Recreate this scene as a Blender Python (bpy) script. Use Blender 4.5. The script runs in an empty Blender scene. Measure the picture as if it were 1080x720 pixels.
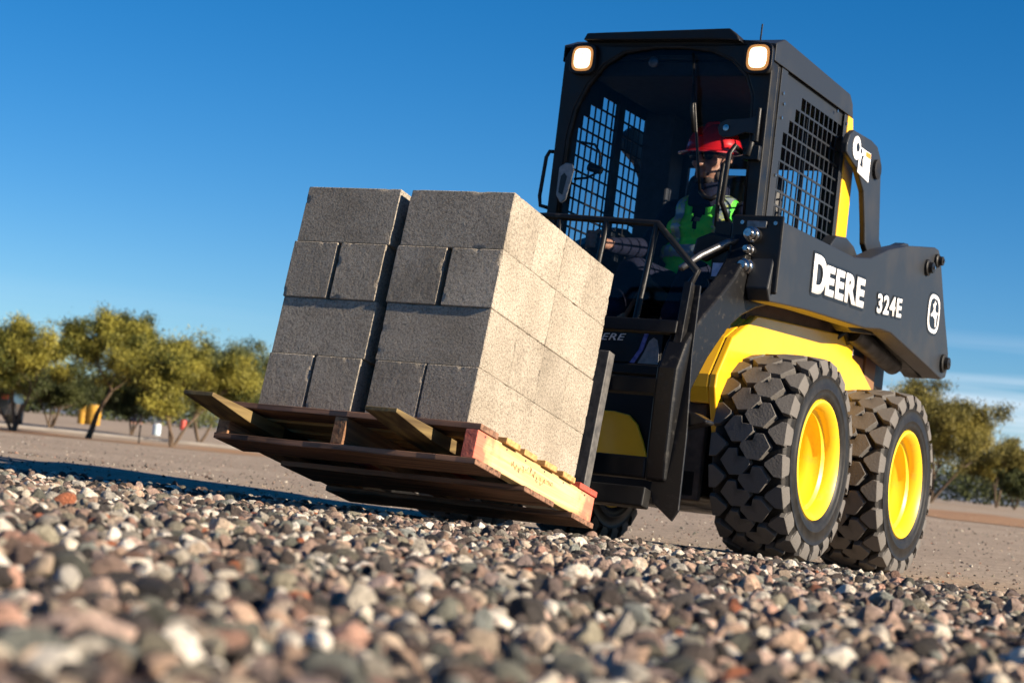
import bpy, bmesh, math, random
import numpy as np
from mathutils import Vector, Matrix, noise
R = math.radians
rnd = random.Random(7)
rng = np.random.default_rng(11)
scn = bpy.context.scene
col = scn.collection

# ------------------------------------------------------------------ camera, sky, sun
CAM = Vector((7.749, 3.645, 0.344))
YAW, PITCH, ROLL = R(208.454), R(3.147), R(5.553)
f_ = Vector((math.cos(PITCH)*math.cos(YAW), math.cos(PITCH)*math.sin(YAW), math.sin(PITCH)))
r_ = Vector((math.sin(YAW), -math.cos(YAW), 0)); u_ = r_.cross(f_)
cr = r_*math.cos(ROLL)+u_*math.sin(ROLL); cu = -r_*math.sin(ROLL)+u_*math.cos(ROLL)
cd = bpy.data.cameras.new('camera'); cam = bpy.data.objects.new('camera', cd); col.objects.link(cam)
cam.matrix_world = Matrix(((cr.x, cu.x, -f_.x, CAM.x), (cr.y, cu.y, -f_.y, CAM.y), (cr.z, cu.z, -f_.z, CAM.z), (0, 0, 0, 1)))
cd.sensor_width = 36; cd.lens = 2203/1080*36; cd.clip_start = .05; cd.clip_end = 9000
cd.dof.use_dof = True; cd.dof.focus_distance = 6.9; cd.dof.aperture_fstop = 6.3
scn.camera = cam

SUN_EL, SUN_AZ = R(22.5), R(92)          # azimuth from +x towards +y
sd = Vector((math.cos(SUN_EL)*math.cos(SUN_AZ), math.cos(SUN_EL)*math.sin(SUN_AZ), math.sin(SUN_EL)))
sl = bpy.data.lights.new('sun', 'SUN'); so = bpy.data.objects.new('sun', sl); col.objects.link(so)
sl.energy = 5.0; sl.angle = R(.5); sl.color = (1, .85, .66)
so.rotation_euler = sd.to_track_quat('Z', 'Y').to_euler()

w = bpy.data.worlds.new('World'); scn.world = w; w.use_nodes = True
nt = w.node_tree; N = nt.nodes; L = nt.links
bg = N['Background']; bg.inputs[1].default_value = .050
sky = N.new('ShaderNodeTexSky'); sky.sky_type = 'NISHITA'; sky.sun_disc = False
sky.sun_elevation = SUN_EL; sky.sun_rotation = math.pi/2-SUN_AZ
sky.air_density = .9; sky.dust_density = .0; sky.ozone_density = 5.0; sky.altitude = 1500
# thin high cloud: wide flat streaks low in the sky
tc = N.new('ShaderNodeTexCoord'); mp = N.new('ShaderNodeMapping'); mp.inputs['Scale'].default_value = (1.1, 1.1, 30)
L.new(tc.outputs['Generated'], mp.inputs[0])
nz = N.new('ShaderNodeTexNoise'); nz.inputs['Scale'].default_value = 2.2; nz.inputs['Detail'].default_value = 7; nz.inputs['Roughness'].default_value = .55
L.new(mp.outputs[0], nz.inputs['Vector'])
cr1 = N.new('ShaderNodeMapRange'); cr1.inputs[1].default_value = .44; cr1.inputs[2].default_value = .64; cr1.clamp = True
L.new(nz.outputs[0], cr1.inputs[0])
sx = N.new('ShaderNodeSeparateXYZ'); L.new(tc.outputs['Generated'], sx.inputs[0])
lo = N.new('ShaderNodeMapRange'); lo.inputs[1].default_value = .080; lo.inputs[2].default_value = .045; lo.clamp = True
L.new(sx.outputs[2], lo.inputs[0])
vd = N.new('ShaderNodeVectorMath'); vd.operation = 'DOT_PRODUCT'; vd.inputs[1].default_value = (-.955, -.297, 0); L.new(tc.outputs['Generated'], vd.inputs[0])
vm = N.new('ShaderNodeMapRange'); vm.inputs[1].default_value = .955; vm.inputs[2].default_value = .990; vm.inputs[3].default_value = .06; L.new(vd.outputs['Value'], vm.inputs[0])
mu0 = N.new('ShaderNodeMath'); mu0.operation = 'MULTIPLY'; L.new(vm.outputs[0], mu0.inputs[0]); L.new(cr1.outputs[0], mu0.inputs[1]); cr1 = mu0
mu = N.new('ShaderNodeMath'); mu.operation = 'MULTIPLY'; L.new(cr1.outputs[0], mu.inputs[0]); L.new(lo.outputs[0], mu.inputs[1])
mu2 = N.new('ShaderNodeMath'); mu2.operation = 'MULTIPLY'; mu2.inputs[1].default_value = .75; L.new(mu.outputs[0], mu2.inputs[0])
hs = N.new('ShaderNodeHueSaturation'); hs.inputs['Saturation'].default_value = 1.27; L.new(sky.outputs[0], hs.inputs['Color'])
mx = N.new('ShaderNodeMixRGB'); mx.inputs[2].default_value = (8.0, 8.8, 9.8, 1)
L.new(mu2.outputs[0], mx.inputs[0]); L.new(hs.outputs[0], mx.inputs[1]); L.new(mx.outputs[0], bg.inputs[0])

scn.view_settings.view_transform = 'Standard'; scn.view_settings.look = 'None'
scn.view_settings.exposure = 1.2; scn.view_settings.gamma = 1; scn.view_settings.use_curve_mapping = False
scn.cycles.max_bounces = 8; scn.cycles.transparent_max_bounces = 16
scn.cycles.use_denoising = True

# ------------------------------------------------------------------ helpers
class MB:
    def __init__(s): s.v = []; s.f = []; s.T = None
    def add(s, vs, fs):
        b = len(s.v)
        for p in vs:
            p = Vector(p)
            s.v.append(s.T(p) if s.T else p)
        s.f += [tuple(b+i for i in q) for q in fs]; return s
    def box(s, x0, x1, y0, y1, z0, z1):
        return s.add([(x, y, z) for x in (x0, x1) for y in (y0, y1) for z in (z0, z1)],
                     [(0, 1, 3, 2), (4, 6, 7, 5), (0, 4, 5, 1), (2, 3, 7, 6), (0, 2, 6, 4), (1, 5, 7, 3)])
    def prism(s, poly, ax, lo, hi):           # poly in the two other axes, in x,y,z order
        def mk(p, t):
            a, b = p
            return {'x': (t, a, b), 'y': (a, t, b), 'z': (a, b, t)}[ax]
        n = len(poly)
        return s.add([mk(p, lo) for p in poly]+[mk(p, hi) for p in poly],
                     [tuple(range(n-1, -1, -1)), tuple(range(n, 2*n))]+[(i, (i+1) % n, n+(i+1) % n, n+i) for i in range(n)])
    def tube(s, pts, r, n=10, cap=True):
        pts = [Vector(p) for p in pts]; rs = r if isinstance(r, (list, tuple)) else [r]*len(pts)
        vs = []; fs = []; ref = None
        for i, p in enumerate(pts):
            t = (pts[min(i+1, len(pts)-1)]-pts[max(i-1, 0)]).normalized()
            if ref is None: ref = t.orthogonal().normalized()
            a = (ref-t*ref.dot(t)).normalized(); ref = a; b = t.cross(a)
            for k in range(n):
                an = 2*math.pi*k/n; vs.append(p+(a*math.cos(an)+b*math.sin(an))*rs[i])
        for i in range(len(pts)-1):
            for k in range(n):
                fs.append((i*n+k, i*n+(k+1) % n, (i+1)*n+(k+1) % n, (i+1)*n+k))
        if cap: fs += [tuple(range(n-1, -1, -1)), tuple(range((len(pts)-1)*n, len(pts)*n))]
        return s.add(vs, fs)
    def bar(s, a, b, w, h):                   # rectangular bar between two points
        a = Vector(a); b = Vector(b); t = (b-a).normalized(); sdv = t.cross(Vector((0, 0, 1)))
        if sdv.length < .1: sdv = t.cross(Vector((1, 0, 0)))
        sdv.normalize(); up = sdv.cross(t)
        vs = [p+sdv*i*w/2+up*j*h/2 for p in (a, b) for i, j in ((-1, -1), (1, -1), (1, 1), (-1, 1))]
        return s.add(vs, [(3, 2, 1, 0), (4, 5, 6, 7)]+[(i, (i+1) % 4, 4+(i+1) % 4, 4+i) for i in range(4)])
    def lathe(s, prof, n=64, cx=0, cz=0, ax='y', closed=False):   # prof: (radius, axial)
        vs = []; fs = []
        for r, y in prof:
            for k in range(n):
                a = 2*math.pi*k/n; c, d = r*math.cos(a), r*math.sin(a)
                vs.append({'y': (cx+c, y, cz+d), 'x': (y, cx+c, cz+d), 'z': (cx+c, cz+d, y)}[ax])
        m = len(prof)
        for i in range(m if closed else m-1):
            j = (i+1) % m
            for k in range(n): fs.append((i*n+k, i*n+(k+1) % n, j*n+(k+1) % n, j*n+k))
        return s.add(vs, fs)
    def ball(s, c, rx, ry=None, rz=None, n=14, m=9):
        ry = ry or rx; rz = rz or rx; c = Vector(c); vs = [c+Vector((0, 0, rz))]; fs = []
        for i in range(1, m):
            t = math.pi*i/m
            for k in range(n):
                a = 2*math.pi*k/n; vs.append(c+Vector((rx*math.sin(t)*math.cos(a), ry*math.sin(t)*math.sin(a), rz*math.cos(t))))
        vs.append(c-Vector((0, 0, rz)))
        for k in range(n): fs.append((0, 1+k, 1+(k+1) % n))
        for i in range(m-2):
            for k in range(n): fs.append((1+i*n+k, 1+(i+1)*n+k, 1+(i+1)*n+(k+1) % n, 1+i*n+(k+1) % n))
        e = len(vs)-1
        for k in range(n): fs.append((1+(m-2)*n+k, e, 1+(m-2)*n+(k+1) % n))
        return s.add(vs, fs)
    def build(s, name, mat, parent=None, smooth=False, bevel=0, seg=2, auto=None):
        me = bpy.data.meshes.new(name); me.from_pydata([tuple(p) for p in s.v], [], s.f)
        bm = bmesh.new(); bm.from_mesh(me); bmesh.ops.recalc_face_normals(bm, faces=bm.faces); bm.to_mesh(me); bm.free()
        return link(name, me, mat, parent, smooth, bevel, seg, auto)
def link(name, me, mat, parent=None, smooth=False, bevel=0, seg=2, auto=None):
    o = bpy.data.objects.new(name, me); col.objects.link(o)
    if mat: me.materials.append(mat)
    if parent: o.parent = parent
    if smooth or auto: me.polygons.foreach_set('use_smooth', [True]*len(me.polygons))
    if auto: me.set_sharp_from_angle(angle=R(auto))
    if bevel:
        b = o.modifiers.new('bevel', 'BEVEL'); b.width = bevel; b.segments = seg; b.limit_method = 'ANGLE'; b.angle_limit = R(35); b.harden_normals = False
    return o
def thing(name, label, cat, loc=(0, 0, 0), rot=(0, 0, 0), group=None):
    o = bpy.data.objects.new(name, None); col.objects.link(o); o.location = loc; o.rotation_euler = rot; o.empty_display_size = .1
    return tag(o, label, cat, group)
def tag(o, label, cat, group=None, kind=None):
    o['label'] = label; o['category'] = cat
    if group: o['group'] = group
    if kind: o['kind'] = kind
    return o
def structure(o): o['kind'] = 'structure'; return o

def mat(name, c, rough=.5, metal=0, c2=None, nscale=20, ndet=6, bump=0, bscale=None, bdist=.002, coat=0, spec=.5, lo=.35, hi=.65, rvar=0, rand=0, emit=None, es=0):
    m = bpy.data.materials.new(name); m.use_nodes = True; nt = m.node_tree; N = nt.nodes; L = nt.links; b = N['Principled BSDF']
    b.inputs['Base Color'].default_value = (*c, 1); b.inputs['Roughness'].default_value = rough; b.inputs['Metallic'].default_value = metal
    b.inputs['Specular IOR Level'].default_value = spec; b.inputs['Coat Weight'].default_value = coat; b.inputs['Coat Roughness'].default_value = .12
    tc = N.new('ShaderNodeTexCoord'); out = None
    def ns(scale, det=6, rg=.6):
        n = N.new('ShaderNodeTexNoise'); n.inputs['Scale'].default_value = scale; n.inputs['Detail'].default_value = det; n.inputs['Roughness'].default_value = rg
        L.new(tc.outputs['Object'], n.inputs['Vector']); return n
    if c2:
        n = ns(nscale, ndet); mr = N.new('ShaderNodeMapRange'); mr.inputs[1].default_value = lo; mr.inputs[2].default_value = hi; L.new(n.outputs[0], mr.inputs[0])
        x = N.new('ShaderNodeMixRGB'); x.inputs[1].default_value = (*c, 1); x.inputs[2].default_value = (*c2, 1)
        L.new(mr.outputs[0], x.inputs[0]); out = x.outputs[0]
        if rvar:
            rr = N.new('ShaderNodeMapRange'); rr.inputs[3].default_value = rough; rr.inputs[4].default_value = rough+rvar; L.new(mr.outputs[0], rr.inputs[0]); L.new(rr.outputs[0], b.inputs['Roughness'])
    if rand:
        oi = N.new('ShaderNodeObjectInfo'); h = N.new('ShaderNodeHueSaturation'); mr = N.new('ShaderNodeMapRange')
        mr.inputs[3].default_value = 1-rand; mr.inputs[4].default_value = 1+rand; L.new(oi.outputs['Random'], mr.inputs[0]); L.new(mr.outputs[0], h.inputs['Value'])
        if out: L.new(out, h.inputs['Color'])
        else: h.inputs['Color'].default_value = (*c, 1)
        out = h.outputs[0]
    if out: L.new(out, b.inputs['Base Color'])
    if bump:
        n = ns(bscale or nscale*3, 5); bp = N.new('ShaderNodeBump'); bp.inputs['Strength'].default_value = bump; bp.inputs['Distance'].default_value = bdist
        L.new(n.outputs[0], bp.inputs['Height']); L.new(bp.outputs[0], b.inputs['Normal'])
    if emit: b.inputs['Emission Color'].default_value = (*emit, 1); b.inputs['Emission Strength'].default_value = es
    return m

M = {}
M['black'] = mat('black_paint', (.005, .005, .0055), .34, spec=.35, c2=(.010, .0095, .009), nscale=9, bump=.25, bscale=90, bdist=.0006, rvar=.3)
M['black_worn'] = mat('worn_black_steel', (.006, .006, .0065), .42, spec=.3, c2=(.040, .037, .033), nscale=34, ndet=14, lo=.56, hi=.78, bump=.5, bscale=140, bdist=.001, rvar=.3)
M['char'] = mat('charcoal_paint', (.018, .021, .026), .42, spec=.35, c2=(.042, .040, .039), nscale=3.5, ndet=14, lo=.48, hi=1.0, bump=.3, bscale=420, bdist=.0004, rvar=.15)
M['yellow'] = mat('yellow_paint', (.86, .475, .008), .3, c2=(.80, .42, .012), nscale=5, coat=.4, bump=.1, bscale=30, bdist=.0008, rvar=.15)
M['rimyellow'] = mat('yellow_rim_paint', (.84, .56, .020), .42, c2=(.55, .36, .07), nscale=16, ndet=12, lo=.55, hi=.85, coat=0, rvar=.2)
M['chrome'] = mat('bright_steel', (.55, .55, .55), .25, 1, c2=(.35, .34, .33), nscale=60)
M['steel'] = mat('dull_steel', (.20, .20, .21), .4, .8, c2=(.10, .10, .10), nscale=40)
M['glass_lamp'] = mat('lamp_glow', (1, .9, .7), .2, emit=(1, .80, .50), es=1.5)
M['bezel'] = mat('amber_bezel', (.35, .13, .03), .25, emit=(1, .45, .12), es=.22)
M['lens_rib'] = mat('lens_rib', (.8, .6, .35), .2, emit=(1, .70, .35), es=.75)
M['white'] = mat('white_decal', (.8, .8, .8), .4)
M['ink'] = mat('black_decal', (.006, .006, .006), .4)
M['orange'] = mat('orange_decal', (.8, .22, .01), .4)
M['blue'] = mat('pale_blue_decal', (.28, .36, .58), .4, c2=(.5, .56, .75), nscale=40)
M['violet'] = mat('blue_violet_strip', (.07, .07, .30), .35, c2=(.2, .2, .5), nscale=60)
M['greypl'] = mat('grey_plastic', (.18, .19, .20), .5, c2=(.28, .28, .28), nscale=50)
M['lining'] = mat('cab_lining', (.010, .011, .016), .75, c2=(.022, .024, .032), nscale=25, bump=.5, bscale=260, bdist=.001)
M['seat'] = mat('seat_vinyl', (.012, .012, .014), .5, c2=(.02, .02, .022), nscale=30)
M['navy'] = mat('navy_cloth', (.006, .007, .018), .9, spec=.2, c2=(.010, .011, .028), nscale=40, bump=.6, bscale=60, bdist=.004)
M['vest'] = mat('hi_vis_green', (.06, .88, .06), .7, c2=(.22, .90, .06), nscale=18, bump=.7, bscale=16, bdist=.012)
M['reflect'] = mat('reflective_tape', (.30, .36, .38), .35, .3, c2=(.55, .60, .15), nscale=30, lo=.5, hi=.6)
M['skin'] = mat('skin', (.42, .22, .15), .5, c2=(.34, .16, .10), nscale=40)
M['beard'] = mat('dark_beard', (.03, .018, .012), .8)
M['hat'] = mat('red_hard_hat', (.55, .010, .015), .25, coat=.5)
M['lens'] = mat('dark_lens', (.006, .006, .007), .08)

def rubber():
    m = mat('tyre_rubber', (.004, .0039, .0038), .6, spec=.25, c2=(.032, .028, .026), nscale=24, ndet=10, lo=.50, hi=.86, bump=.8, bscale=110, bdist=.0026, rvar=.25)
    nt = m.node_tree; N = nt.nodes; L = nt.links; b = N['Principled BSDF']; src = b.inputs['Base Color'].links[0].from_socket
    g = N.new('ShaderNodeNewGeometry'); mr = N.new('ShaderNodeMapRange'); mr.inputs[1].default_value = .515; mr.inputs[2].default_value = .58; mr.inputs[3].default_value = 0; mr.inputs[4].default_value = .8
    L.new(g.outputs['Pointiness'], mr.inputs[0]); x = N.new('ShaderNodeMixRGB'); x.inputs[2].default_value = (.15, .14, .13, 1); L.new(mr.outputs[0], x.inputs[0]); L.new(src, x.inputs[1]); L.new(x.outputs[0], b.inputs['Base Color'])
    return m
M['rubber'] = rubber()
M['side_rubber'] = mat('tyre_sidewall', (.008, .0078, .0075), .50, spec=.3, c2=(.024, .022, .02), nscale=30, ndet=8, lo=.45, hi=.8, bump=.4, bscale=160, bdist=.001)

def concrete():
    m = bpy.data.materials.new('concrete_block'); m.use_nodes = True; nt = m.node_tree; N = nt.nodes; L = nt.links; b = N['Principled BSDF']
    b.inputs['Roughness'].default_value = .95; b.inputs['Specular IOR Level'].default_value = .2
    tc = N.new('ShaderNodeTexCoord'); oi = N.new('ShaderNodeObjectInfo')
    ml = N.new('ShaderNodeMath'); ml.operation = 'MULTIPLY'; ml.inputs[1].default_value = 37; L.new(oi.outputs['Random'], ml.inputs[0])
    ad = N.new('ShaderNodeVectorMath'); ad.operation = 'ADD'; L.new(tc.outputs['Object'], ad.inputs[0]); L.new(ml.outputs[0], ad.inputs[1])
    def ns(sc, det, rg=.6):
        n = N.new('ShaderNodeTexNoise'); n.inputs['Scale'].default_value = sc; n.inputs['Detail'].default_value = det; n.inputs['Roughness'].default_value = rg
        L.new(ad.outputs[0], n.inputs['Vector']); return n
    big = ns(5, 4); fine = ns(125, 4, .75); mid = ns(75, 3)
    r1 = N.new('ShaderNodeValToRGB'); e = r1.color_ramp.elements; e[0].position = .3; e[0].color = (.33, .285, .225, 1); e[1].position = .72; e[1].color = (.50, .44, .36, 1)
    L.new(big.outputs[0], r1.inputs[0])
    # dark aggregate specks
    v = N.new('ShaderNodeTexVoronoi'); v.inputs['Scale'].default_value = 115; L.new(ad.outputs[0], v.inputs['Vector'])
    r2 = N.new('ShaderNodeMapRange'); r2.inputs[1].default_value = .10; r2.inputs[2].default_value = .28; r2.inputs[3].default_value = .6; r2.inputs[4].default_value = 1; L.new(v.outputs['Distance'], r2.inputs[0])
    r3 = N.new('ShaderNodeMapRange'); r3.inputs[1].default_value = .3; r3.inputs[2].default_value = .55; r3.inputs[3].default_value = .42; r3.inputs[4].default_value = 1.03; L.new(fine.outputs[0], r3.inputs[0])
    mm = N.new('ShaderNodeMath'); mm.operation = 'MULTIPLY'; L.new(r2.outputs[0], mm.inputs[0]); L.new(r3.outputs[0], mm.inputs[1])
    rr = N.new('ShaderNodeMapRange'); rr.inputs[3].default_value = .84; rr.inputs[4].default_value = 1.10; L.new(oi.outputs['Random'], rr.inputs[0])
    m3 = N.new('ShaderNodeMath'); m3.operation = 'MULTIPLY'; L.new(mm.outputs[0], m3.inputs[0]); L.new(rr.outputs[0], m3.inputs[1])
    h = N.new('ShaderNodeHueSaturation'); L.new(r1.outputs[0], h.inputs['Color']); L.new(m3.outputs[0], h.inputs['Value']); L.new(h.outputs[0], b.inputs['Base Color'])
    b1 = N.new('ShaderNodeBump'); b1.inputs['Strength'].default_value = 1; b1.inputs['Distance'].default_value = .0055; L.new(mid.outputs[0], b1.inputs['Height'])
    b2 = N.new('ShaderNodeBump'); b2.inputs['Strength'].default_value = 1; b2.inputs['Distance'].default_value = .0085; L.new(fine.outputs[0], b2.inputs['Height']); L.new(b1.outputs[0], b2.inputs['Normal']); L.new(b2.outputs[0], b.inputs['Normal'])
    return m
M['concrete'] = concrete()

def wood(name, ca, cb, axis='x', red=None, rough=.75, gs=60, lines=False):
    m = bpy.data.materials.new(name); m.use_nodes = True; nt = m.node_tree; N = nt.nodes; L = nt.links; b = N['Principled BSDF']
    b.inputs['Roughness'].default_value = rough; b.inputs['Specular IOR Level'].default_value = .3
    tc = N.new('ShaderNodeTexCoord'); mp = N.new('ShaderNodeMapping')
    mp.inputs['Scale'].default_value = {'x': (2.2, gs, gs), 'y': (gs, 2.2, gs), 'z': (gs, gs, 2)}[axis]
    L.new(tc.outputs['Object'], mp.inputs[0])
    n = N.new('ShaderNodeTexNoise'); n.inputs['Scale'].default_value = 1; n.inputs['Detail'].default_value = 8; n.inputs['Distortion'].default_value = .6; L.new(mp.outputs[0], n.inputs['Vector'])
    r = N.new('ShaderNodeValToRGB'); e = r.color_ramp.elements; e[0].position = .32; e[0].color = (*cb, 1); e[1].position = .6; e[1].color = (*ca, 1); L.new(n.outputs[0], r.inputs[0])
    out = r.outputs[0]
    if red:
        n2 = N.new('ShaderNodeTexNoise'); n2.inputs['Scale'].default_value = 22; n2.inputs['Detail'].default_value = 8; L.new(tc.outputs['Object'], n2.inputs['Vector'])
        s = N.new('ShaderNodeSeparateXYZ'); L.new(tc.outputs['Object'], s.inputs[0])
        # distance from the nearer end of the stringer
        d = N.new('ShaderNodeMath'); d.operation = 'ADD'; d.inputs[1].default_value = -red[0]; L.new(s.outputs[0], d.inputs[0])
        a = N.new('ShaderNodeMath'); a.operation = 'ABSOLUTE'; L.new(d.outputs[0], a.inputs[0])
        k = N.new('ShaderNodeMath'); k.operation = 'MULTIPLY_ADD'; k.inputs[1].default_value = .30; L.new(n2.outputs[0], k.inputs[0]); L.new(a.outputs[0], k.inputs[2])
        q = N.new('ShaderNodeMapRange'); q.inputs[1].default_value = red[1]+.10; q.inputs[2].default_value = red[1]+.20; q.inputs[3].default_value = 0; q.inputs[4].default_value = .70; L.new(k.outputs[0], q.inputs[0])
        x = N.new('ShaderNodeMixRGB'); x.inputs[2].default_value = (.62, .045, .06, 1); L.new(q.outputs[0], x.inputs[0]); L.new(out, x.inputs[1]); out = x.outputs[0]
    L.new(out, b.inputs['Base Color'])
    bp = N.new('ShaderNodeBump'); bp.inputs['Strength'].default_value = .8; bp.inputs['Distance'].default_value = .003; L.new(n.outputs[0], bp.inputs['Height']); L.new(bp.outputs[0], b.inputs['Normal'])
    return m
M['wood_old'] = wood('weathered_board', (.25, .135, .085), (.055, .03, .02), 'y')
M['wood_old_x'] = wood('weathered_stringer', (.30, .16, .08), (.12, .055, .03), 'x')
M['wood_end'] = wood('sawn_board', (.55, .33, .13), (.36, .17, .06), 'y')
M['wood_new'] = wood('fresh_stringer', (.66, .50, .25), (.47, .30, .12), 'x', red=(-.335, .335))
M['wood_red'] = wood('red_marked_board', (.50, .085, .06), (.33, .06, .035), 'y')
M['tine'] = wood('rusty_fork_steel', (.19, .135, .055), (.07, .045, .02), 'x', rough=.6, gs=30)

# ------------------------------------------------------------------ ground
def sstep(a, b, t):
    t = max(0, min(1, (t-a)/(b-a))); return t*t*(3-2*t)
def ground_z(x, y):
    dx, dy = x-CAM.x, y-CAM.y
    d = dx*(-.879)+dy*(-.476); lat = dx*(-.476)+dy*.879
    if d < 1: return -.01
    zl = np.interp(d, [0, 12, 30, 50, 66, 90, 200, 4000], [-.01, .0, -.05, -.20, -.06, .10, .2, .2])
    zr = np.interp(d, [0, 11, 30, 55, 90, 200, 4000], [-.01, .0, .12, .25, .25, .2, .2])
    t = sstep(-.12, .16, lat/max(d, 1)); z = zl*(1-t)+zr*t
    b = math.exp(-(((x+1.2)/2.6)**2+((y+5.2)/2.4)**2)); z += .085*b
    return float(z)
def axis_coords(c, near, step, far, grow=1.13):
    out = [0]; s = step
    while out[-1] < far:
        if out[-1] > near: s *= grow
        out.append(out[-1]+s)
    a = np.array(out); return np.concatenate([c-a[:0:-1], c+a])
def sheet(name, xs, ys, zf, m):
    nx, ny = len(xs), len(ys)
    vs = [(x, y, zf(x, y)) for x in xs for y in ys]
    fs = [(i*ny+j, (i+1)*ny+j, (i+1)*ny+j+1, i*ny+j+1) for i in range(nx-1) for j in range(ny-1)]
    me = bpy.data.meshes.new(name); me.from_pydata(vs, [], fs)
    o = link(name, me, m, smooth=True); return structure(o)
def pavement_mat():
    m = bpy.data.materials.new('worn_pavement'); m.use_nodes = True; nt = m.node_tree; N = nt.nodes; L = nt.links; b = N['Principled BSDF']
    b.inputs['Roughness'].default_value = .9; b.inputs['Specular IOR Level'].default_value = .25
    g = N.new('ShaderNodeNewGeometry')
    def ns(sc, det, rg=.6):
        n = N.new('ShaderNodeTexNoise'); n.inputs['Scale'].default_value = sc; n.inputs['Detail'].default_value = det; n.inputs['Roughness'].default_value = rg
        L.new(g.outputs['Position'], n.inputs['Vector']); return n
    v = N.new('ShaderNodeTexVoronoi'); v.inputs['Scale'].default_value = 60; L.new(g.outputs['Position'], v.inputs['Vector'])
    a = ns(.35, 6); c = ns(45, 5, .8)
    r = N.new('ShaderNodeValToRGB'); e = r.color_ramp.elements; e[0].position = .3; e[0].color = (.26, .205, .155, 1); e[1].position = .7; e[1].color = (.35, .28, .215, 1); L.new(a.outputs[0], r.inputs[0])
    mr = N.new('ShaderNodeMapRange'); mr.inputs[1].default_value = .3; mr.inputs[2].default_value = .7; mr.inputs[3].default_value = .5; mr.inputs[4].default_value = 1.5; L.new(c.outputs[0], mr.inputs[0])
    vs_ = N.new('ShaderNodeMapRange'); vs_.inputs[3].default_value = .75; vs_.inputs[4].default_value = 1.25; L.new(v.outputs['Color'], vs_.inputs[0])
    mm = N.new('ShaderNodeMath'); mm.operation = 'MULTIPLY'; L.new(mr.outputs[0], mm.inputs[0]); L.new(vs_.outputs[0], mm.inputs[1])
    d9 = ns(7, 6, .75); m9 = N.new('ShaderNodeMapRange'); m9.inputs[1].default_value = .3; m9.inputs[2].default_value = .7; m9.inputs[3].default_value = .74; m9.inputs[4].default_value = 1.26; L.new(d9.outputs[0], m9.inputs[0])
    mq = N.new('ShaderNodeMath'); mq.operation = 'MULTIPLY'; L.new(mm.outputs[0], mq.inputs[0]); L.new(m9.outputs[0], mq.inputs[1]); mm = mq
    h = N.new('ShaderNodeHueSaturation'); L.new(r.outputs[0], h.inputs['Color']); L.new(mm.outputs[0], h.inputs['Value']); L.new(h.outputs[0], b.inputs['Base Color'])
    bp = N.new('ShaderNodeBump'); bp.inputs['Strength'].default_value = 1; bp.inputs['Distance'].default_value = .006; L.new(c.outputs[0], bp.inputs['Height']); L.new(bp.outputs[0], b.inputs['Normal'])
    return m
M['pave'] = pavement_mat()
M['dirt'] = mat('orange_dirt', (.34, .19, .09), .95, c2=(.24, .13, .065), nscale=.8, bump=1, bscale=9, bdist=.03)
M['kerb'] = mat('pale_concrete_kerb', (.42, .38, .34), .9, c2=(.30, .27, .24), nscale=2)
sheet('ground', axis_coords(0, 14, .8, 3500), axis_coords(0, 14, .8, 3500), ground_z, M['pave'])
def PD(d, lat): return (CAM.x-.879*d-.476*lat, CAM.y-.476*d+.879*lat)
def strip(name, d0, d1, l0, l1, n, m, dz=.006, wob=0, h=0):
    vs = []; fs = []; kd = 6
    for i in range(n+1):
        l = l0+(l1-l0)*i/n
        for j in range(kd+1):
            dd = d0+(d1-d0)*j/kd+wob*noise.noise(Vector((l*.35, j*3.1*0+(5 if j else 0), 2)))*(1 if j in (0, kd) else .5)
            x, y = PD(dd, l); vs.append((x, y, ground_z(x, y)+dz+h))
    for i in range(n):
        for j in range(kd): fs.append((i*(kd+1)+j, (i+1)*(kd+1)+j, (i+1)*(kd+1)+j+1, i*(kd+1)+j+1))
    me = bpy.data.meshes.new(name); me.from_pydata(vs, [], fs); o = link(name, me, m)
    if h: 
        s = o.modifiers.new('s', 'SOLIDIFY'); s.thickness = h+.05; s.offset = -1
    return structure(o)
strip('dirt_verge', 43, 52, -16, 2, 60, M['dirt'], wob=2.5)
strip('kerb', 56, 57.2, -30, 4, 50, M['kerb'], h=.05)
strip('dirt_patch', 26, 36, 5.6, 8.5, 40, M['dirt'], wob=3)

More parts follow.
